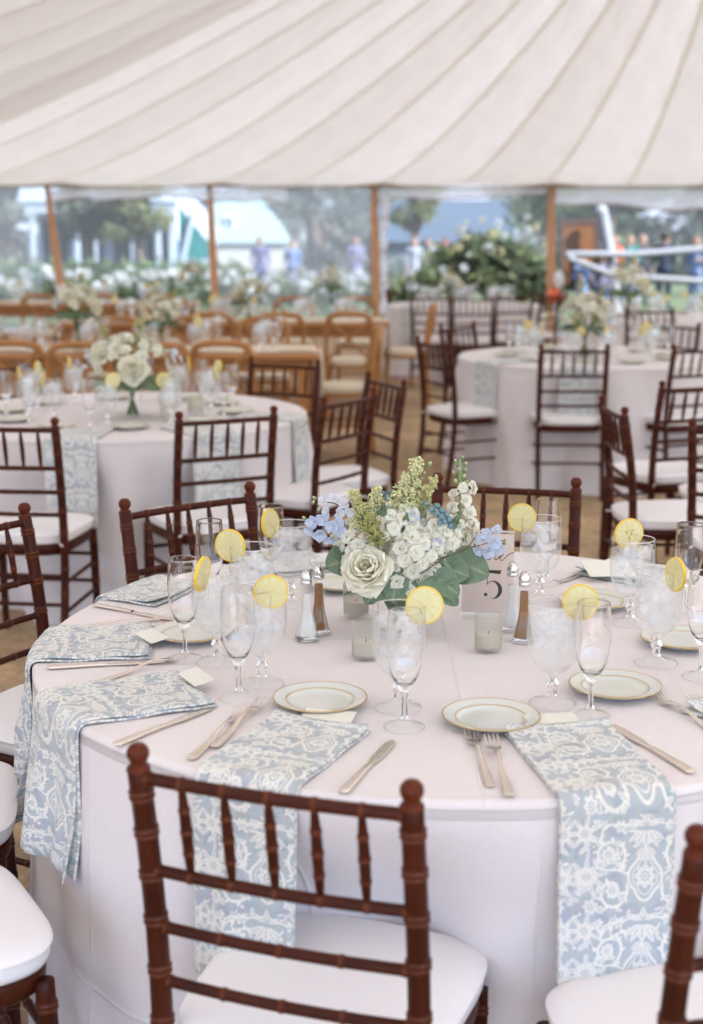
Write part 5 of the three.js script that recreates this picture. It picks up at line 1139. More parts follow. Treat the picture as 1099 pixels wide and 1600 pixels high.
{ // number card in a clear stand
  const cv = document.createElement('canvas'); cv.width = 640; cv.height = 1020;
  const c = cv.getContext('2d'), R = rng(12);
  c.fillStyle = '#e8d2c5'; c.fillRect(0, 0, 640, 1020);
  for (let i = 0; i < 5000; i++) { c.fillStyle = R() < 0.5 ? 'rgba(255,255,255,0.04)' : 'rgba(120,90,80,0.03)'; c.fillRect(R() * 640, R() * 1020, 3, 3); }
  const ink = '#2b2422'; c.strokeStyle = ink; c.fillStyle = ink; c.lineCap = 'round'; c.lineJoin = 'round';
  const stroke = (w, pts) => { c.lineWidth = w; c.beginPath(); c.moveTo(pts[0], pts[1]); for (let i = 2; i < pts.length; i += 6) c.bezierCurveTo(...pts.slice(i, i + 6)); c.stroke(); };
  // "table" in a loose script
  stroke(12, [70, 330, 100, 300, 160, 190, 150, 120, 145, 200, 110, 300, 128, 330, 140, 340, 170, 320, 190, 290]); stroke(9, [60, 205, 110, 190, 170, 175, 240, 180]);
  stroke(10, [262, 250, 225, 235, 195, 270, 195, 305, 200, 345, 245, 315, 262, 255, 255, 300, 258, 340, 290, 315]);
  stroke(10, [290, 315, 335, 250, 375, 130, 350, 110, 325, 120, 310, 270, 318, 330, 345, 345, 375, 300, 350, 270, 345, 285, 365, 300, 395, 285]);
  stroke(11, [395, 285, 440, 210, 465, 100, 440, 90, 415, 110, 400, 270, 408, 325, 425, 340, 450, 310, 468, 290]);
  stroke(10, [462, 300, 500, 290, 520, 260, 500, 255, 470, 262, 455, 330, 490, 338, 530, 335, 560, 240, 640, 235]);
  // the figure 5
  const cx = 400, cy = 720;
  c.save(); c.beginPath(); c.rect(cx - 58, cy - 200, 300, 400); c.rect(cx - 130, cy + 42, 300, 200); c.clip();
  c.beginPath(); c.ellipse(cx - 8, cy, 112, 118, 0, 0, 7); c.ellipse(cx - 28, cy + 2, 84, 110, 0, 0, 7); c.fill('evenodd'); c.restore();
  c.beginPath(); c.ellipse(cx - 100, cy + 62, 22, 22, 0, 0, 7); c.fill();
  c.fillRect(cx - 88, cy - 250, 9, 185); c.lineWidth = 8; c.beginPath(); c.moveTo(cx - 84, cy - 68); c.quadraticCurveTo(cx - 60, cy - 110, cx - 10, cy - 116); c.stroke();
  c.beginPath(); c.moveTo(cx - 88, cy - 254); c.lineTo(cx + 88, cy - 254); c.lineTo(cx + 78, cy - 205); c.lineTo(cx - 80, cy - 218); c.closePath(); c.fill();
  const tex = new THREE.CanvasTexture(cv); tex.colorSpace = THREE.SRGBColorSpace;
  const t = thing('table_number', 'table number five card in a clear stand behind the shakers, half under the bouquet', 'table number', [0.296, TOP + 0.0012, -2.972], -0.10);
  const w = 0.111, h = 0.177;
  const pg = new THREE.PlaneGeometry(w, h); pg.translate(0, h / 2 + 0.006, 0.0012);
  const pr = mesh('print', pg, std({ map: tex, roughness: 0.85 }), t);
  mesh('card_back', box(w, h, 0.001, 0, h / 2 + 0.006, 0.0002), M.card, t);
  mesh('acrylic_front', box(w + 0.006, h + 0.006, 0.0018, 0, h / 2 + 0.006, 0.003), M.pane, t);
  mesh('acrylic_back', box(w + 0.006, h + 0.006, 0.0018, 0, h / 2 + 0.006, -0.002), M.pane, t);
  mesh('acrylic_foot', box(w + 0.006, 0.003, 0.055, 0, 0.0016, 0.012), M.pane, t);
  mesh('top_edge', box(w + 0.006, 0.0025, 0.0075, 0, h + 0.011, 0.0005), std({ color: lin(0.62, 0.5, 0.42), roughness: 0.3 }), t);
}
// ---------------------------------------------------------------- the bouquet
const WHITE_P = [0.90, 0.875, 0.76], BLUE_P = [0.60, 0.66, 0.80], LILAC_P = [0.74, 0.75, 0.80];
function petalGeo(L, W, cup, curl, seed, tint, base, nu = 8, nv = 10) {
  return sheet(nu, nv, (u, v) => {
    const x = (u - 0.5) * 2, wv = W * (0.30 + 0.70 * sstep(v, 0, 0.58)) * (v > 0.45 ? Math.sqrt(Math.max(0, 1 - ((v - 0.45) / 0.555) ** 2.2)) : 1);
    return V(x * wv, v * L - 0.10 * L * x * x * v, -cup * (x * x) * wv * 1.1 + cup * 0.35 * L * Math.sin(v * 2.2) * 0.4 - curl * Math.pow(Math.max(0, v - 0.62), 1.6) * L * 2.4 * -1 + 0.09 * W * Math.sin(x * 5 + seed * 3 + v * 6) * v);
  }, null, (u, v) => { const k = 0.93 + 0.07 * v; return [0, 1, 2].map((i) => lerp(base[i], tint[i], sstep(v, 0, 0.55)) * k); });
}
function makeRose(parent, pos, dir, r, name = 'rose') {
  const g = new THREE.Group(); g.name = name; parent.add(g); aim(g, pos, dir);
  const R = rng(313);
  // tight swirl in the middle
  for (let k = 0; k < 9; k++) {
    const rr = r * (0.06 + 0.035 * k), a0 = k * 2.3, span = 2.6 - 0.06 * k, hgt = r * (0.62 - 0.012 * k);
    const m = mesh('petal', sheet(16, 6, (u, v) => { const a = a0 + span * u, edge = 1 - 0.22 * Math.pow(Math.abs(2 * u - 1), 3), q = rr * (0.72 + 0.3 * v + 0.10 * v * v) * (1 + 0.05 * Math.sin(u * 6 + k)); return V(Math.cos(a) * q, v * hgt * edge + r * 0.12, Math.sin(a) * q); }, null, (u, v) => { const t = sstep(v, 0.1, 0.95); return [lerp(0.82, 0.90, t), lerp(0.73, 0.86, t), lerp(0.42, 0.70, t)]; }), M.petal, g);
    m.rotation.y = R() * 0.2;
  }
  for (let k = 0; k < 22; k++) {
    const t = k / 21, a = k * 2.39996, open = lerp(0.05, 0.98, Math.pow(t, 1.2)), q = r * lerp(0.30, 0.40, t);
    const p = petalGeo(r * lerp(0.64, 0.74, t), r * lerp(0.40, 0.56, t), lerp(0.50, 0.16, t), lerp(0.06, 0.42, t), k, [0.92, 0.89, 0.75], [0.88, 0.82, 0.54], 14, 16);
    const m = mesh('petal', p, M.petal, g);
    m.rotation.set(0, 0, 0); m.quaternion.setFromEuler(new THREE.Euler(open, a, (R() - 0.5) * 0.16, 'YXZ'));
    m.position.set(Math.sin(a) * q * 0.42, r * lerp(0.14, -0.02, t), Math.cos(a) * q * 0.42);
  }
  return g;
}
// double stock blossom, delphinium floret, bud
const blossomGeo = [1, 2, 3, 4].map((s) => {
  const R = rng(s * 7), parts = [];
  for (const [n, l, w, op, lift] of [[6, 0.0185, 0.0105, 1.38, 0], [6, 0.0155, 0.0092, 1.05, 0.0015], [5, 0.0105, 0.0065, 0.6, 0.002]])
    for (let k = 0; k < n; k++) {
      const p = petalGeo(l * (0.9 + 0.25 * R()), w * (0.9 + 0.25 * R()), 0.3, 0.35 + 0.4 * R(), k + s, WHITE_P, [0.78, 0.79, 0.58], 5, 5);
      parts.push(p.applyMatrix4(new THREE.Matrix4().makeRotationFromEuler(new THREE.Euler(op + (R() - 0.5) * 0.5, k / n * 6.283 + op * 3 + R() * 0.5, (R() - 0.5) * 0.7, 'YXZ'))).translate(0, lift, 0));
    }
  if (s > 2) parts.push(paint(place(new THREE.SphereGeometry(0.0024, 8, 6), [0, 0.003, 0]), [0.35, 0.45, 0.12]));
  return merge(parts.map((g) => { if (!g.attributes.color) paint(g, WHITE_P); return g; }));
});
function floretGeo(tint, base, s) {
  const R = rng(s), parts = [];
  for (let k = 0; k < 5; k++) parts.push(petalGeo(0.0155 * (0.9 + 0.2 * R()), 0.0082, 0.25, 0.25, k, tint, base, 5, 5).applyMatrix4(new THREE.Matrix4().makeRotationFromEuler(new THREE.Euler(1.05 + (R() - 0.5) * 0.6, k / 5 * 6.283 + (R() - 0.5) * 0.4, (R() - 0.5) * 0.8, 'YXZ'))));
  for (let k = 0; k < 4; k++) parts.push(petalGeo(0.007, 0.0035, 0.2, 0.2, k, [0.85, 0.85, 0.8], [0.7, 0.72, 0.6], 3, 3).applyMatrix4(new THREE.Matrix4().makeRotationFromEuler(new THREE.Euler(0.5, k * 1.57 + 0.4, 0, 'YXZ'))).translate(0, 0.001, 0));
  return merge(parts);
}
const blueFloret = [1, 2].map((s) => floretGeo(BLUE_P, [0.55, 0.6, 0.78], s)), lilacFloret = [3, 4].map((s) => floretGeo(LILAC_P, [0.7, 0.72, 0.74], s));
const budGeo = paint(lathe(smoothProfile([[0.0001, 0], [0.0035, 0.001], [0.0052, 0.006], [0.0045, 0.012], [0.002, 0.0165], [0.0001, 0.0175]], 14), 10), (x, y) => { const t = sstep(y, 0.004, 0.016); return [lerp(0.20, 0.62, t), lerp(0.30, 0.64, t), lerp(0.09, 0.36, t)]; });
function leafGeo(L, W, fold, droop, seed, tip = 0.25) {
  return sheet(12, 16, (u, v) => {
    const x = (u - 0.5) * 2, wv = W * Math.pow(Math.sin(Math.PI * Math.min(1, 0.02 + 0.98 * Math.pow(v, 0.82))), 0.55) * (1 - tip * v * v);
    return V(x * wv, v * L, fold * Math.abs(x) * wv + 0.0016 * Math.sin(v * 11 + seed) - droop * v * v * L + 0.0008 * Math.sin(x * 6 + v * 14));
  }, null, (u, v) => { const x = Math.abs(u - 0.5) * 2, rib = Math.exp(-((x / 0.05) ** 2)) * 0.8 + 0.25 * Math.pow(Math.abs(Math.sin((v * 6 - x * 1.6) * 3.1)), 14), n = (0.9 + 0.2 * vnoise(u * 8, v * 8, 64, seed)) * (0.8 + 0.4 * hash2(Math.round(seed * 7), 3, 5)) * (1 + 0.35 * sstep(x, 0.86, 1)); return [lerp(0.085, 0.21, rib) * n, lerp(0.135, 0.25, rib) * n, lerp(0.078, 0.15, rib) * n]; });
}
function spray(base, tip, seed, n, spread, ball, parent, name, tint) { // feathery plume of tiny beads
  const R = rng(seed), parts = [], st = [];
  const dir = tip.clone().sub(base);
  st.push(limb([base, base.clone().lerp(tip, 0.5), tip], [0.0016, 0.0012, 0.0005], 5));
  const bead = new THREE.IcosahedronGeometry(1, 0);
  for (let i = 0; i < n; i++) {
    const t = 0.12 + 0.88 * R(), a = R() * 6.283, w = spread * (1 - t * 0.82) * (0.5 + 0.5 * R()), c = base.clone().addScaledVector(dir, t), d = V(Math.cos(a), 0.55 + 0.5 * R(), Math.sin(a)).normalize(), e = c.clone().addScaledVector(d, w);
    st.push(limb([c, e], [0.0006, 0.0004], 3));
    for (let k = 0; k < 9; k++) { const q = c.clone().lerp(e, 0.3 + 0.78 * R()).add(V((R() - 0.5) * 0.009, (R() - 0.5) * 0.009, (R() - 0.5) * 0.009)); parts.push(place(bead, q.toArray(), [R() * 3, R() * 3, 0], ball * (0.6 + 0.8 * R()))); }
  }
  const g = new THREE.Group(); g.name = name; parent.add(g);
  mesh('stalk', merge(st), M.stem, g);
  const R2 = rng(seed + 1);
  const gm = merge(parts), per = bead.attributes.position.count, cs = [];
  tag(mesh('bead', paint(gm, (x, y, z, i) => { const k = Math.floor(i / per); cs[k] ??= 0.75 + 0.5 * R2(); return tint.map((c) => c * cs[k]); }), M.petal, g), null, null, null, 'stuff');
}
const BQ = [0.088, TOP + 0.0012, -2.855];
{
  const v = thing('bud_vase', 'small clear glass vase of stems under the bouquet', 'vase', BQ);
  const R = rng(6);
  const outp = smoothProfile([[0.0001, 0.0005], [0.028, 0.0005], [0.033, 0.003], [0.0345, 0.02], [0.034, 0.06], [0.036, 0.098]], 30), inn = smoothProfile([[0.0342, 0.098], [0.0322, 0.06], [0.0325, 0.02], [0.03, 0.01], [0.0001, 0.009]], 20);
  mesh('glass', lathe([...outp, [0.0358, 0.0988], [0.0346, 0.0988], ...inn], 48), M.glass, v);
  const b = thing('bouquet', 'loose bouquet of a white rose, white stock, blue delphinium and eucalyptus in a vase', 'bouquet', [BQ[0], BQ[1], BQ[2]]);
  b.scale.set(0.97, 0.95, 0.97);
  const stems = [];
  for (let k = 0; k < 14; k++) { const a = k * 2.4, r = 0.022 * Math.sqrt(R()); stems.push(limb([V(Math.cos(a) * r, 0.012, Math.sin(a) * r), V(-Math.cos(a) * r * 0.5, 0.09, -Math.sin(a) * r * 0.5), V(Math.cos(a + 2) * 0.05, 0.2, Math.sin(a + 2) * 0.04)], [0.0028, 0.0028, 0.002], 6)); }
  stems.forEach((g) => mesh('stem', g, M.stem, b));
  makeRose(b, V(-0.055, 0.150, 0.075), V(-0.22, 0.62, 0.92), 0.074);
  // heads of white stock and hydrangea filling the middle
  const fill = (name, c, rad, n, seed, toward = V(0, 0.4, 1), sc = 1) => {
    const g = new THREE.Group(); g.name = name; b.add(g);
    const Q = rng(seed);
    let made = 0, i = 0;
    while (made < n) {
      const y = 1 - (i + 0.5) / (n * 2.0) * 2, a = i * 2.39996; i++;
      if (i > n * 2) break;
      const d = V(Math.cos(a) * Math.sqrt(1 - y * y), y, Math.sin(a) * Math.sqrt(1 - y * y));
      if (d.dot(toward) < -0.25 || d.y < -0.75) continue;
      const m = mesh('blossom', blossomGeo[i % 4], M.petal, g);
      aim(m, V(c[0] + d.x * rad[0] * (0.85 + 0.3 * Q()), c[1] + d.y * rad[1] * (0.85 + 0.3 * Q()), c[2] + d.z * rad[2]), d.clone().add(V((Q() - 0.5) * 0.7, 0.1 + (Q() - 0.5) * 0.5, 0.35)), Q() * 6, sc * (0.85 + 0.4 * Q())); made++;
    }
  };
  fill('stock_head', [0.045, 0.178, 0.045], [0.058, 0.055, 0.05], 30, 21, V(0.2, 0.3, 1), 1.0);
  fill('stock_head', [0.00, 0.235, 0.02], [0.062, 0.05, 0.055], 26, 22, V(-0.2, 0.6, 0.8), 0.92);
  fill('stock_head', [0.095, 0.205, 0.01], [0.055, 0.06, 0.05], 26, 23, V(0.4, 0.4, 0.8), 0.92);
  fill('hydrangea_head', [-0.075, 0.205, 0.02], [0.05, 0.052, 0.05], 22, 24, V(-0.4, 0.5, 0.8), 0.85);
  fill('hydrangea_head', [0.03, 0.20, -0.05], [0.09, 0.07, 0.05], 26, 25, V(0, 0.7, -0.6), 0.95);
  fill('stock_head', [0.015, 0.125, 0.06], [0.04, 0.03, 0.03], 10, 26, V(0.2, -0.2, 1), 0.9);
  // tall spike of white stock
  const spike = new THREE.Group(); spike.name = 'stock_spike'; b.add(spike);
  mesh('stalk', tube([V(0.10, 0.18, 0), V(0.135, 0.25, 0), V(0.142, 0.31, 0.002), V(0.138, 0.385, 0.0)], 0.0035, 7, 24), std({ color: lin(0.22, 0.30, 0.12), roughness: 0.7 }), spike);
  const Q = rng(44);
  for (let i = 0; i < 13; i++) { const t = i / 12, a = i * 2.2, y = lerp(0.215, 0.325, t), r = lerp(0.028, 0.013, t), x = lerp(0.145, 0.142, t); aim(mesh('blossom', blossomGeo[i % 4], M.petal, spike), V(x + Math.cos(a) * r, y, Math.sin(a) * r), V(Math.cos(a), 0.35, Math.sin(a) * 0.8 + 0.4), Q() * 6, lerp(1.15, 0.75, t)); }
  for (let i = 0; i < 11; i++) { const a = i * 2.4, y = lerp(0.325, 0.382, i / 10), r = 0.008; aim(mesh('bud', budGeo, M.petal, spike), V(0.140 + Math.cos(a) * r, y, Math.sin(a) * r), V(Math.cos(a) * 0.7, 1, Math.sin(a) * 0.7), 0, lerp(0.95, 0.6, i / 10)); }
  aim(mesh('blossom', blossomGeo[1], M.petal, spike), V(0.165, 0.325, 0.01), V(0.9, 0.35, 0.4), 1, 0.95);
  // feathery yellow green sprays
  const TINT = [0.70, 0.67, 0.32], TINT2 = [0.77, 0.75, 0.45];
  spray(V(-0.045, 0.20, 0.055), V(-0.088, 0.318, 0.045), 51, 120, 0.060, 0.0023, b, 'goldenrod_spray', TINT);
  spray(V(-0.03, 0.19, 0.075), V(-0.056, 0.275, 0.085), 52, 80, 0.048, 0.0022, b, 'goldenrod_spray', [0.50, 0.47, 0.15]);
  spray(V(-0.04, 0.22, 0.04), V(-0.040, 0.325, 0.035), 55, 80, 0.050, 0.0022, b, 'goldenrod_spray', TINT2);
  spray(V(0.015, 0.25, 0.03), V(0.050, 0.382, 0.005), 53, 96, 0.066, 0.0024, b, 'astilbe_plume', TINT2);
  spray(V(0.02, 0.25, 0.03), V(0.022, 0.350, 0.02), 54, 50, 0.045, 0.0023, b, 'astilbe_plume', TINT2);
  spray(V(0.05, 0.25, 0.02), V(0.086, 0.345, 0.01), 57, 40, 0.040, 0.0023, b, 'astilbe_plume', TINT);
  for (let i = 0; i < 14; i++) { const t = i / 13, a = i * 2.6; aim(mesh('bud', budGeo, M.petal, b), V(lerp(0.02, 0.062, t) + Math.cos(a) * 0.022 * (1 - t * 0.5), lerp(0.285, 0.372, t), Math.sin(a) * 0.015), V(Math.cos(a) * 0.6, 1, Math.sin(a) * 0.6), a, 0.55 + 0.35 * Q()); }
  // blue delphinium and lilac florets on thin stalks
  const twig = std({ color: lin(0.10, 0.085, 0.035), roughness: 0.7 });
  const sprig = (name, pts, list, geos, extra = []) => {
    const g = new THREE.Group(); g.name = name; b.add(g);
    mesh('stalk', tube(pts.map((p) => V(...p)), (t) => lerp(0.0018, 0.0009, t), 6, 24), twig, g);
    list.forEach(([x, y, z, s = 1, dx = 0, dy = 0.2], i) => { aim(mesh('floret', geos[i % 2], M.petal, g), V(x, y, z), V(dx + (Q() - 0.5) * 0.6, dy + (Q() - 0.5) * 0.5, 0.9), Q() * 6, s); });
    extra.forEach(([x, y, z]) => aim(mesh('bud', budGeo, M.petal, g), V(x, y, z), V((Q() - 0.5) * 2, Q() - 0.2, 0.5), 0, 0.7));
  };
  sprig('delphinium_sprig', [[-0.05, 0.17, 0.03], [-0.10, 0.215, 0.03], [-0.145, 0.245, 0.04], [-0.17, 0.25, 0.04]], [[-0.172, 0.255, 0.045, 1.15, -0.5], [-0.150, 0.262, 0.05, 1.1], [-0.133, 0.247, 0.055, 1.1], [-0.158, 0.232, 0.058, 1.2, -0.2, -0.3], [-0.135, 0.222, 0.06, 1.1, 0, -0.4], [-0.114, 0.236, 0.055, 1.05, 0.3], [-0.178, 0.238, 0.05, 0.9, -0.7, -0.2], [-0.118, 0.255, 0.05, 0.9, 0.2, 0.5]], blueFloret, [[-0.187, 0.262, 0.045]]);
  sprig('larkspur_sprig', [[-0.05, 0.20, 0.02], [-0.09, 0.262, 0.02], [-0.13, 0.292, 0.02], [-0.175, 0.288, 0.02]], [[-0.150, 0.297, 0.03, 0.9, -0.4, 0.6], [-0.128, 0.304, 0.025, 0.9, -0.2, 0.7], [-0.105, 0.293, 0.035, 1], [-0.142, 0.276, 0.04, 0.9, -0.3], [-0.118, 0.275, 0.045, 1.0], [-0.095, 0.278, 0.045, 0.9]], lilacFloret, [[-0.175, 0.29, 0.02], [-0.165, 0.30, 0.02], [-0.162, 0.278, 0.03]]);
  sprig('delphinium_sprig', [[0.03, 0.15, 0.07], [0.075, 0.178, 0.09], [0.13, 0.196, 0.08], [0.20, 0.214, 0.06], [0.232, 0.216, 0.05]], [[0.192, 0.232, 0.062, 1.05, 0, 0.6], [0.208, 0.216, 0.068, 1.15], [0.176, 0.200, 0.07, 1.0, -0.3, -0.3], [0.196, 0.196, 0.07, 1.1, 0, -0.5], [0.214, 0.238, 0.055, 0.9, 0.3, 0.7], [0.218, 0.2, 0.06, 0.95, 0.5, -0.2], [0.182, 0.22, 0.06, 0.9, -0.4, 0.3]], blueFloret, [[0.232, 0.217, 0.05], [0.228, 0.21, 0.05]]);
  sprig('delphinium_sprig', [[0.02, 0.2, 0.03], [0.05, 0.25, 0.05]], [[0.04, 0.262, 0.052, 0.95, 0, 0.6], [0.075, 0.205, 0.075, 0.9], [0.088, 0.215, 0.07, 0.9, 0.3], [0.098, 0.16, 0.075, 0.8, 0.2, -0.3], [0.03, 0.275, 0.04, 0.8, 0, 0.8]], blueFloret);
  mesh('twig', tube([V(0.01, 0.13, 0.07), V(0.04, 0.155, 0.09), V(0.065, 0.172, 0.095), V(0.09, 0.178, 0.09), V(0.11, 0.16, 0.08)], 0.0014, 6, 24), twig, b);
  mesh('twig', tube([V(0.03, 0.14, 0.08), V(0.06, 0.16, 0.1), V(0.10, 0.186, 0.095), V(0.15, 0.205, 0.07), V(0.17, 0.225, 0.06)], 0.0013, 6, 24), twig, b);
  // blue green berries
  const berry = merge([paint(new THREE.SphereGeometry(0.0062, 14, 10), [0.13, 0.215, 0.255]), ...[0, 1, 2, 3, 4].map((k) => paint(place(new THREE.ConeGeometry(0.0014, 0.004, 5), [Math.cos(k * 1.257) * 0.0026, 0.0066, Math.sin(k * 1.257) * 0.0026]), [0.16, 0.26, 0.26]))]);
  [[-0.024, 0.312, 0.02], [-0.008, 0.316, 0.02], [-0.016, 0.305, 0.028], [0.078, 0.283, 0.045], [0.090, 0.289, 0.04], [0.099, 0.281, 0.045], [0.088, 0.275, 0.052], [0.098, 0.268, 0.054], [0.109, 0.272, 0.046], [0.104, 0.258, 0.055], [0.114, 0.262, 0.05], [0.118, 0.249, 0.052], [0.094, 0.256, 0.058], [0.067, 0.292, 0.03]].forEach(([x, y, z]) => aim(mesh('berry', berry, M.leaf, b), V(x, y, z), V(Q() - 0.5, 0.6, Q()), 0, 0.95 + 0.25 * Q()));
  // eucalyptus and rose leaves round the base
  [[-0.085, 0.178, 0.05, -0.75, -0.10, 0.55, 0.072, 0.040, 0.02, 0.15], [-0.02, 0.150, 0.075, -0.55, -0.85, 0.35, 0.078, 0.036, 0.10, 0.1], [0.005, 0.158, 0.085, -0.15, -1, 0.30, 0.070, 0.030, 0.08, 0.1], [0.02, 0.145, 0.085, 0.30, -1, 0.30, 0.060, 0.024, 0.12, 0.1],
    [0.05, 0.170, 0.075, 0.88, -0.62, 0.35, 0.108, 0.040, 0.16, 0.12], [0.075, 0.172, 0.065, 0.75, -0.22, 0.3, 0.090, 0.040, 0.10, 0.1], [0.118, 0.178, 0.06, 0.9, -0.35, 0.25, 0.088, 0.046, 0.06, 0.1], [0.09, 0.125, 0.06, 0.6, -0.62, 0.3, 0.066, 0.026, 0.12, 0.2], [0.03, 0.16, 0.07, 0.9, -0.15, 0.4, 0.07, 0.028, 0.12, 0.1],
    [-0.045, 0.140, 0.06, -1, -0.62, 0.25, 0.075, 0.008, 0.05, 0.3], [-0.02, 0.13, 0.05, -0.75, -0.5, 0.4, 0.05, 0.024, 0.1, 0.2], [0.0, 0.12, 0.05, 0.1, -1, 0.5, 0.075, 0.028, 0.08, 0.05], [0.04, 0.13, 0.06, 0.4, -1, 0.2, 0.05, 0.022, 0.1, 0.1],
    [-0.06, 0.16, -0.05, -0.7, 0.0, -0.7, 0.07, 0.034, 0.1, 0.1], [0.05, 0.16, -0.06, 0.5, 0.0, -0.8, 0.07, 0.034, 0.1, 0.1], [0.0, 0.15, -0.07, 0.0, -0.3, -0.9, 0.08, 0.034, 0.1, 0.1], [-0.03, 0.26, 0.05, 0.2, 1, 0.5, 0.045, 0.010, 0.1, 0.2], [0.02, 0.235, 0.06, 0.1, 1, 0.4, 0.05, 0.009, 0.1, 0.2], [0.115, 0.235, 0.05, 0.5, 1, 0.3, 0.05, 0.009, 0.1, 0.2]]
    .forEach(([x, y, z, dx, dy, dz, L, W, fold, droop], i) => {
      const m = mesh('leaf', leafGeo(L, W, fold, droop * 0.4, i + 1), M.leaf, b), d = V(dx, dy, dz).normalize(), face = V(0.1 * Math.sin(i * 3), 0.45, 1); // +y along the leaf, +z to the face
      const xAx = d.clone().cross(face).normalize(), zAx = xAx.clone().cross(d).normalize();
      m.quaternion.setFromRotationMatrix(new THREE.Matrix4().makeBasis(xAx, d, zAx)); m.position.set(x, y, z);
    });
}

// ---------------------------------------------------------------- the other tables, farther off and out of focus
function farBouquet(x, y, z, s, label, turn = 0, tall = 0) {
  const t = thing('bouquet', label, 'bouquet', [x, y, z], turn, 'bouquets on the other tables'), R = rng(Math.round(Math.abs(x * 97 + z * 31)) + 5);
  t.scale.setScalar(s);
  mesh('vase', lathe([[0, 0.001], [0.034, 0.001], [0.036, 0.05], [0.038, 0.1], [0.036, 0.1], [0.034, 0.05], [0.032, 0.006], [0, 0.006]], 24), M.pane, t);
  const st = []; for (let k = 0; k < 10; k++) { const a = k * 2.4; st.push(limb([V(Math.cos(a) * 0.02, 0.01, Math.sin(a) * 0.02), V(-Math.cos(a) * 0.01, 0.1, -Math.sin(a) * 0.01), V(Math.cos(a + 2) * 0.07, 0.2 + tall, Math.sin(a + 2) * 0.07)], [0.004, 0.004, 0.002], 5)); }
  mesh('stems', merge(st), M.stem, t);
  makeRose(t, V(0.02, 0.17 + tall, 0.08), V(0.1, 0.5, 0.9), 0.075); makeRose(t, V(-0.09, 0.22 + tall, 0.02), V(-0.5, 0.6, 0.6), 0.065);
  const g = new THREE.Group(); g.name = 'stock_head'; t.add(g);
  for (let i = 0; i < 42; i++) { const d = V(R() - 0.5, R() * 0.8, R() - 0.5).normalize(); aim(mesh('blossom', blossomGeo[i % 4], M.petal, g), V(d.x * 0.13, 0.17 + tall + d.y * 0.12, d.z * 0.10), d, R() * 6, 1.2); }
  spray(V(0, 0.2 + tall, 0), V(0.05, 0.38 + tall, 0), 61, 26, 0.05, 0.0035, t, 'astilbe_plume', [0.58, 0.56, 0.24]);
  spray(V(-0.03, 0.2 + tall, 0), V(-0.11, 0.34 + tall, 0.02), 62, 26, 0.05, 0.0035, t, 'goldenrod_spray', [0.5, 0.48, 0.18]);
  for (let i = 0; i < 9; i++) { const a = R() * 6.28, q = i < 5 ? -1 : 1; aim(mesh('floret', (i % 3 ? lilacFloret : blueFloret)[i % 2], M.petal, t), V(q * (0.12 + 0.06 * R()), 0.17 + tall + 0.09 * R(), 0.09 * (R() - 0.3)), V(q, 0.4, Math.cos(a)), a, 1.1); }
  for (let i = 0; i < 9; i++) {
    const a = i * 0.7, d = V(Math.cos(a), -0.35, Math.sin(a)).normalize(), xAx = d.clone().cross(V(0, 1, 0.4)).normalize();
    const m = mesh('leaf', farLeaf, M.leaf, t); m.quaternion.setFromRotationMatrix(new THREE.Matrix4().makeBasis(xAx, d, xAx.clone().cross(d))); m.position.set(d.x * 0.05, 0.14 + tall, d.z * 0.05);
  }
}
const farLeaf = leafGeo(0.10, 0.042, 0.1, 0.05, 3);
farBouquet(-0.97, TOP, -6.2, 1.25, 'bouquet with a cream rose on the second table before the farm tables');
farBouquet(1.50, TOP, -9.1, 1.4, 'bouquet with dark leaves on the pink lit table under the wooden panel', 2.2);
farBouquet(-1.88, 0.762, -9.75, 1.25, 'round cream bouquet on the first farm table beside the leaning pole', 1.0, 0.06);
farBouquet(-1.32, 0.762, -9.8, 1.15, 'cream bouquet on the first farm table, second from the leaning pole', 2.6, 0.02);
farBouquet(-0.92, 0.762, -12.7, 1.25, 'cream bouquet on the second farm table', 3.6, 0.0);
farBouquet(-0.22, 0.762, -15.4, 1.2, 'cream bouquet with dark leaves beside the middle tent pole', 4.4, 0.02);
farBouquet(-1.75, 0.762, -15.6, 1.2, 'cream bouquet at the end of the third farm table', 5.0, 0.05);
farBouquet(2.55, TOP, -13.1, 1.5, 'large pale bouquet near the white rails', 0.6, 0.02);
farBouquet(1.05, TOP, -15.1, 1.1, 'bouquet on the farthest round table under the shrub', 1.6);
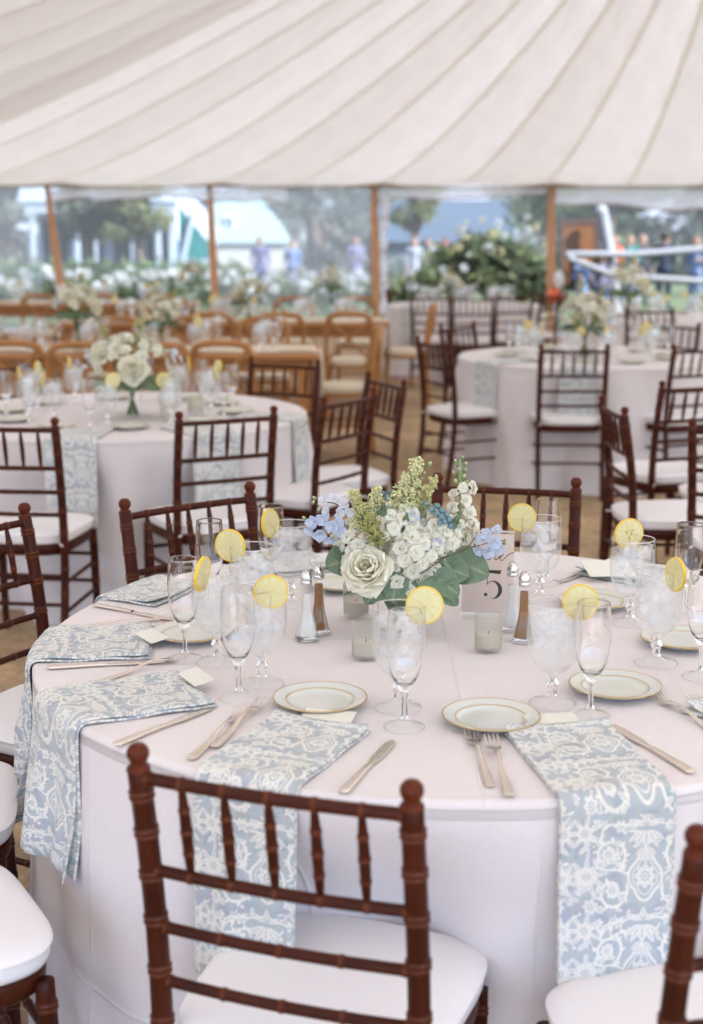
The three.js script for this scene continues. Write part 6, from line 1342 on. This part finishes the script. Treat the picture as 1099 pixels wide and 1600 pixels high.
{
  const R = rng(404);
  const ORD = ['first', 'second', 'third', 'fourth', 'fifth', 'sixth', 'seventh', 'eighth', 'ninth', 'tenth'];
  const setTable = (T, n, r, skip, where, a0, lemons, anchor) => {
    for (let i = 0; i < n; i++) {
      if (skip.includes(i)) continue;
      const a = a0 + i / n * Math.PI * 2 + (R() - 0.5) * 0.1, y = TOP + gy(T[0], T[1]) + 0.0012, x = T[0] + Math.cos(a) * r, z = T[1] + Math.sin(a) * r;
      const nth = (w) => ORD[i] + ' ' + w + ' clockwise from ' + anchor + ', ' + where;
      goblet(x, y, z, nth('water goblet'), 'goblets ' + where, R() * 6);
      if (lemons) lemon(x, y, z, R() * 360, R() * 120, nth('lemon slice'), 'lemon slices ' + where, (R() - 0.5) * 20);
      flute(T[0] + Math.cos(a + 0.12) * (r + 0.09), y, T[1] + Math.sin(a + 0.12) * (r + 0.09), nth('flute'), 'flutes ' + where);
      if (lemons) plate(T[0] + Math.cos(a - 0.2) * (r + 0.1), TOP + 0.0005 + gy(T[0], T[1]), T[1] + Math.sin(a - 0.2) * (r + 0.1), nth('gold rimmed plate'), 'plates ' + where);
    }
  };
  setTable(T1, 10, 0.42, [], 'on the table before the farm tables', 0.25, true, 'the slanting chair');
  setTable(T2, 10, 0.42, [], 'on the pink lit table', 0.1, true, 'the picture edge');
  setTable(T5, 8, 0.42, [], 'on the farthest round table', 0.2, false, 'the dark end chair');
  setTable(T6, 8, 0.42, [], 'on the table near the white rails', 0.5, true, 'the picture edge');
  for (const [x0, x1, z, where, n] of [[-3.2, -0.45, -9.75, 'along the first farm table', 7], [-2.2, 0.1, -12.7, 'along the second farm table', 6], [-4.8, -2.0, -15.6, 'along the third farm table', 6]])
    for (let i = 0; i < n; i++) for (const s of [-1, 1]) {
      const x = lerp(x0, x1, (i + 0.5) / n) + (R() - 0.5) * 0.1, zz = z + s * 0.24;
      const nth = (w) => ORD[n - 1 - i] + ' ' + w + ' from the runner end ' + where + ', ' + (s > 0 ? 'near row' : 'far row');
      goblet(x, 0.766, zz, nth('water goblet'), 'goblets ' + where, R() * 6);
      if (R() < 0.6) lemon(x, 0.766, zz, R() * 360, R() * 120, nth('goblet lemon slice'), 'lemon slices ' + where);
      flute(x + 0.1, 0.766, zz + s * 0.05, nth('flute'), 'flutes ' + where);
    }
  const tn = (T, a, l, hang = 0.34) => napkin(l, [T[0] + Math.cos(a) * 0.55, T[1] + Math.sin(a) * 0.55], a * 180 / Math.PI, 0.21, hang, { T, group: 'blue damask napkins on the other tables', wave: 0.004 });
  tn(T1, 1.66, 'blue damask napkin hanging from the second table beside the square chair back');
  tn(T1, 0.95, 'blue damask napkin hanging from the second table behind the chair spindles');
  tn(T1, 0.25, 'blue damask napkin hanging at the end of the second table', 0.3);
  tn(T2, 2.55, 'blue grey napkin hanging beside the sideways chair');
  tn(T2, 1.8, 'pale blue napkin hanging behind the square standing chair');
  tn(T5, 2.4, 'grey blue napkin hanging from the farthest round table');
  const pillar = (x, z, T, l) => { const t = thing('candle_cylinder', l, 'candle holder', [x, TOP + 0.0012, z], 0, 'tall glass candle cylinders'); mesh('glass', lathe([[0, 0.001], [0.038, 0.001], [0.04, 0.01], [0.04, 0.2], [0.0385, 0.2], [0.0385, 0.012], [0, 0.01]], 28), M.pane, t); mesh('wax', lathe([[0, 0.011], [0.034, 0.011], [0.034, 0.085], [0.03, 0.09], [0, 0.088]], 24), M.wax, t); };
  pillar(-0.80, -6.12, T1, 'tall glass candle cylinder beside the bouquet on the second table');
  pillar(-0.70, -6.28, T1, 'tall glass candle cylinder farther from the bouquet on the second table');
}

renderer.render(scene, camera);
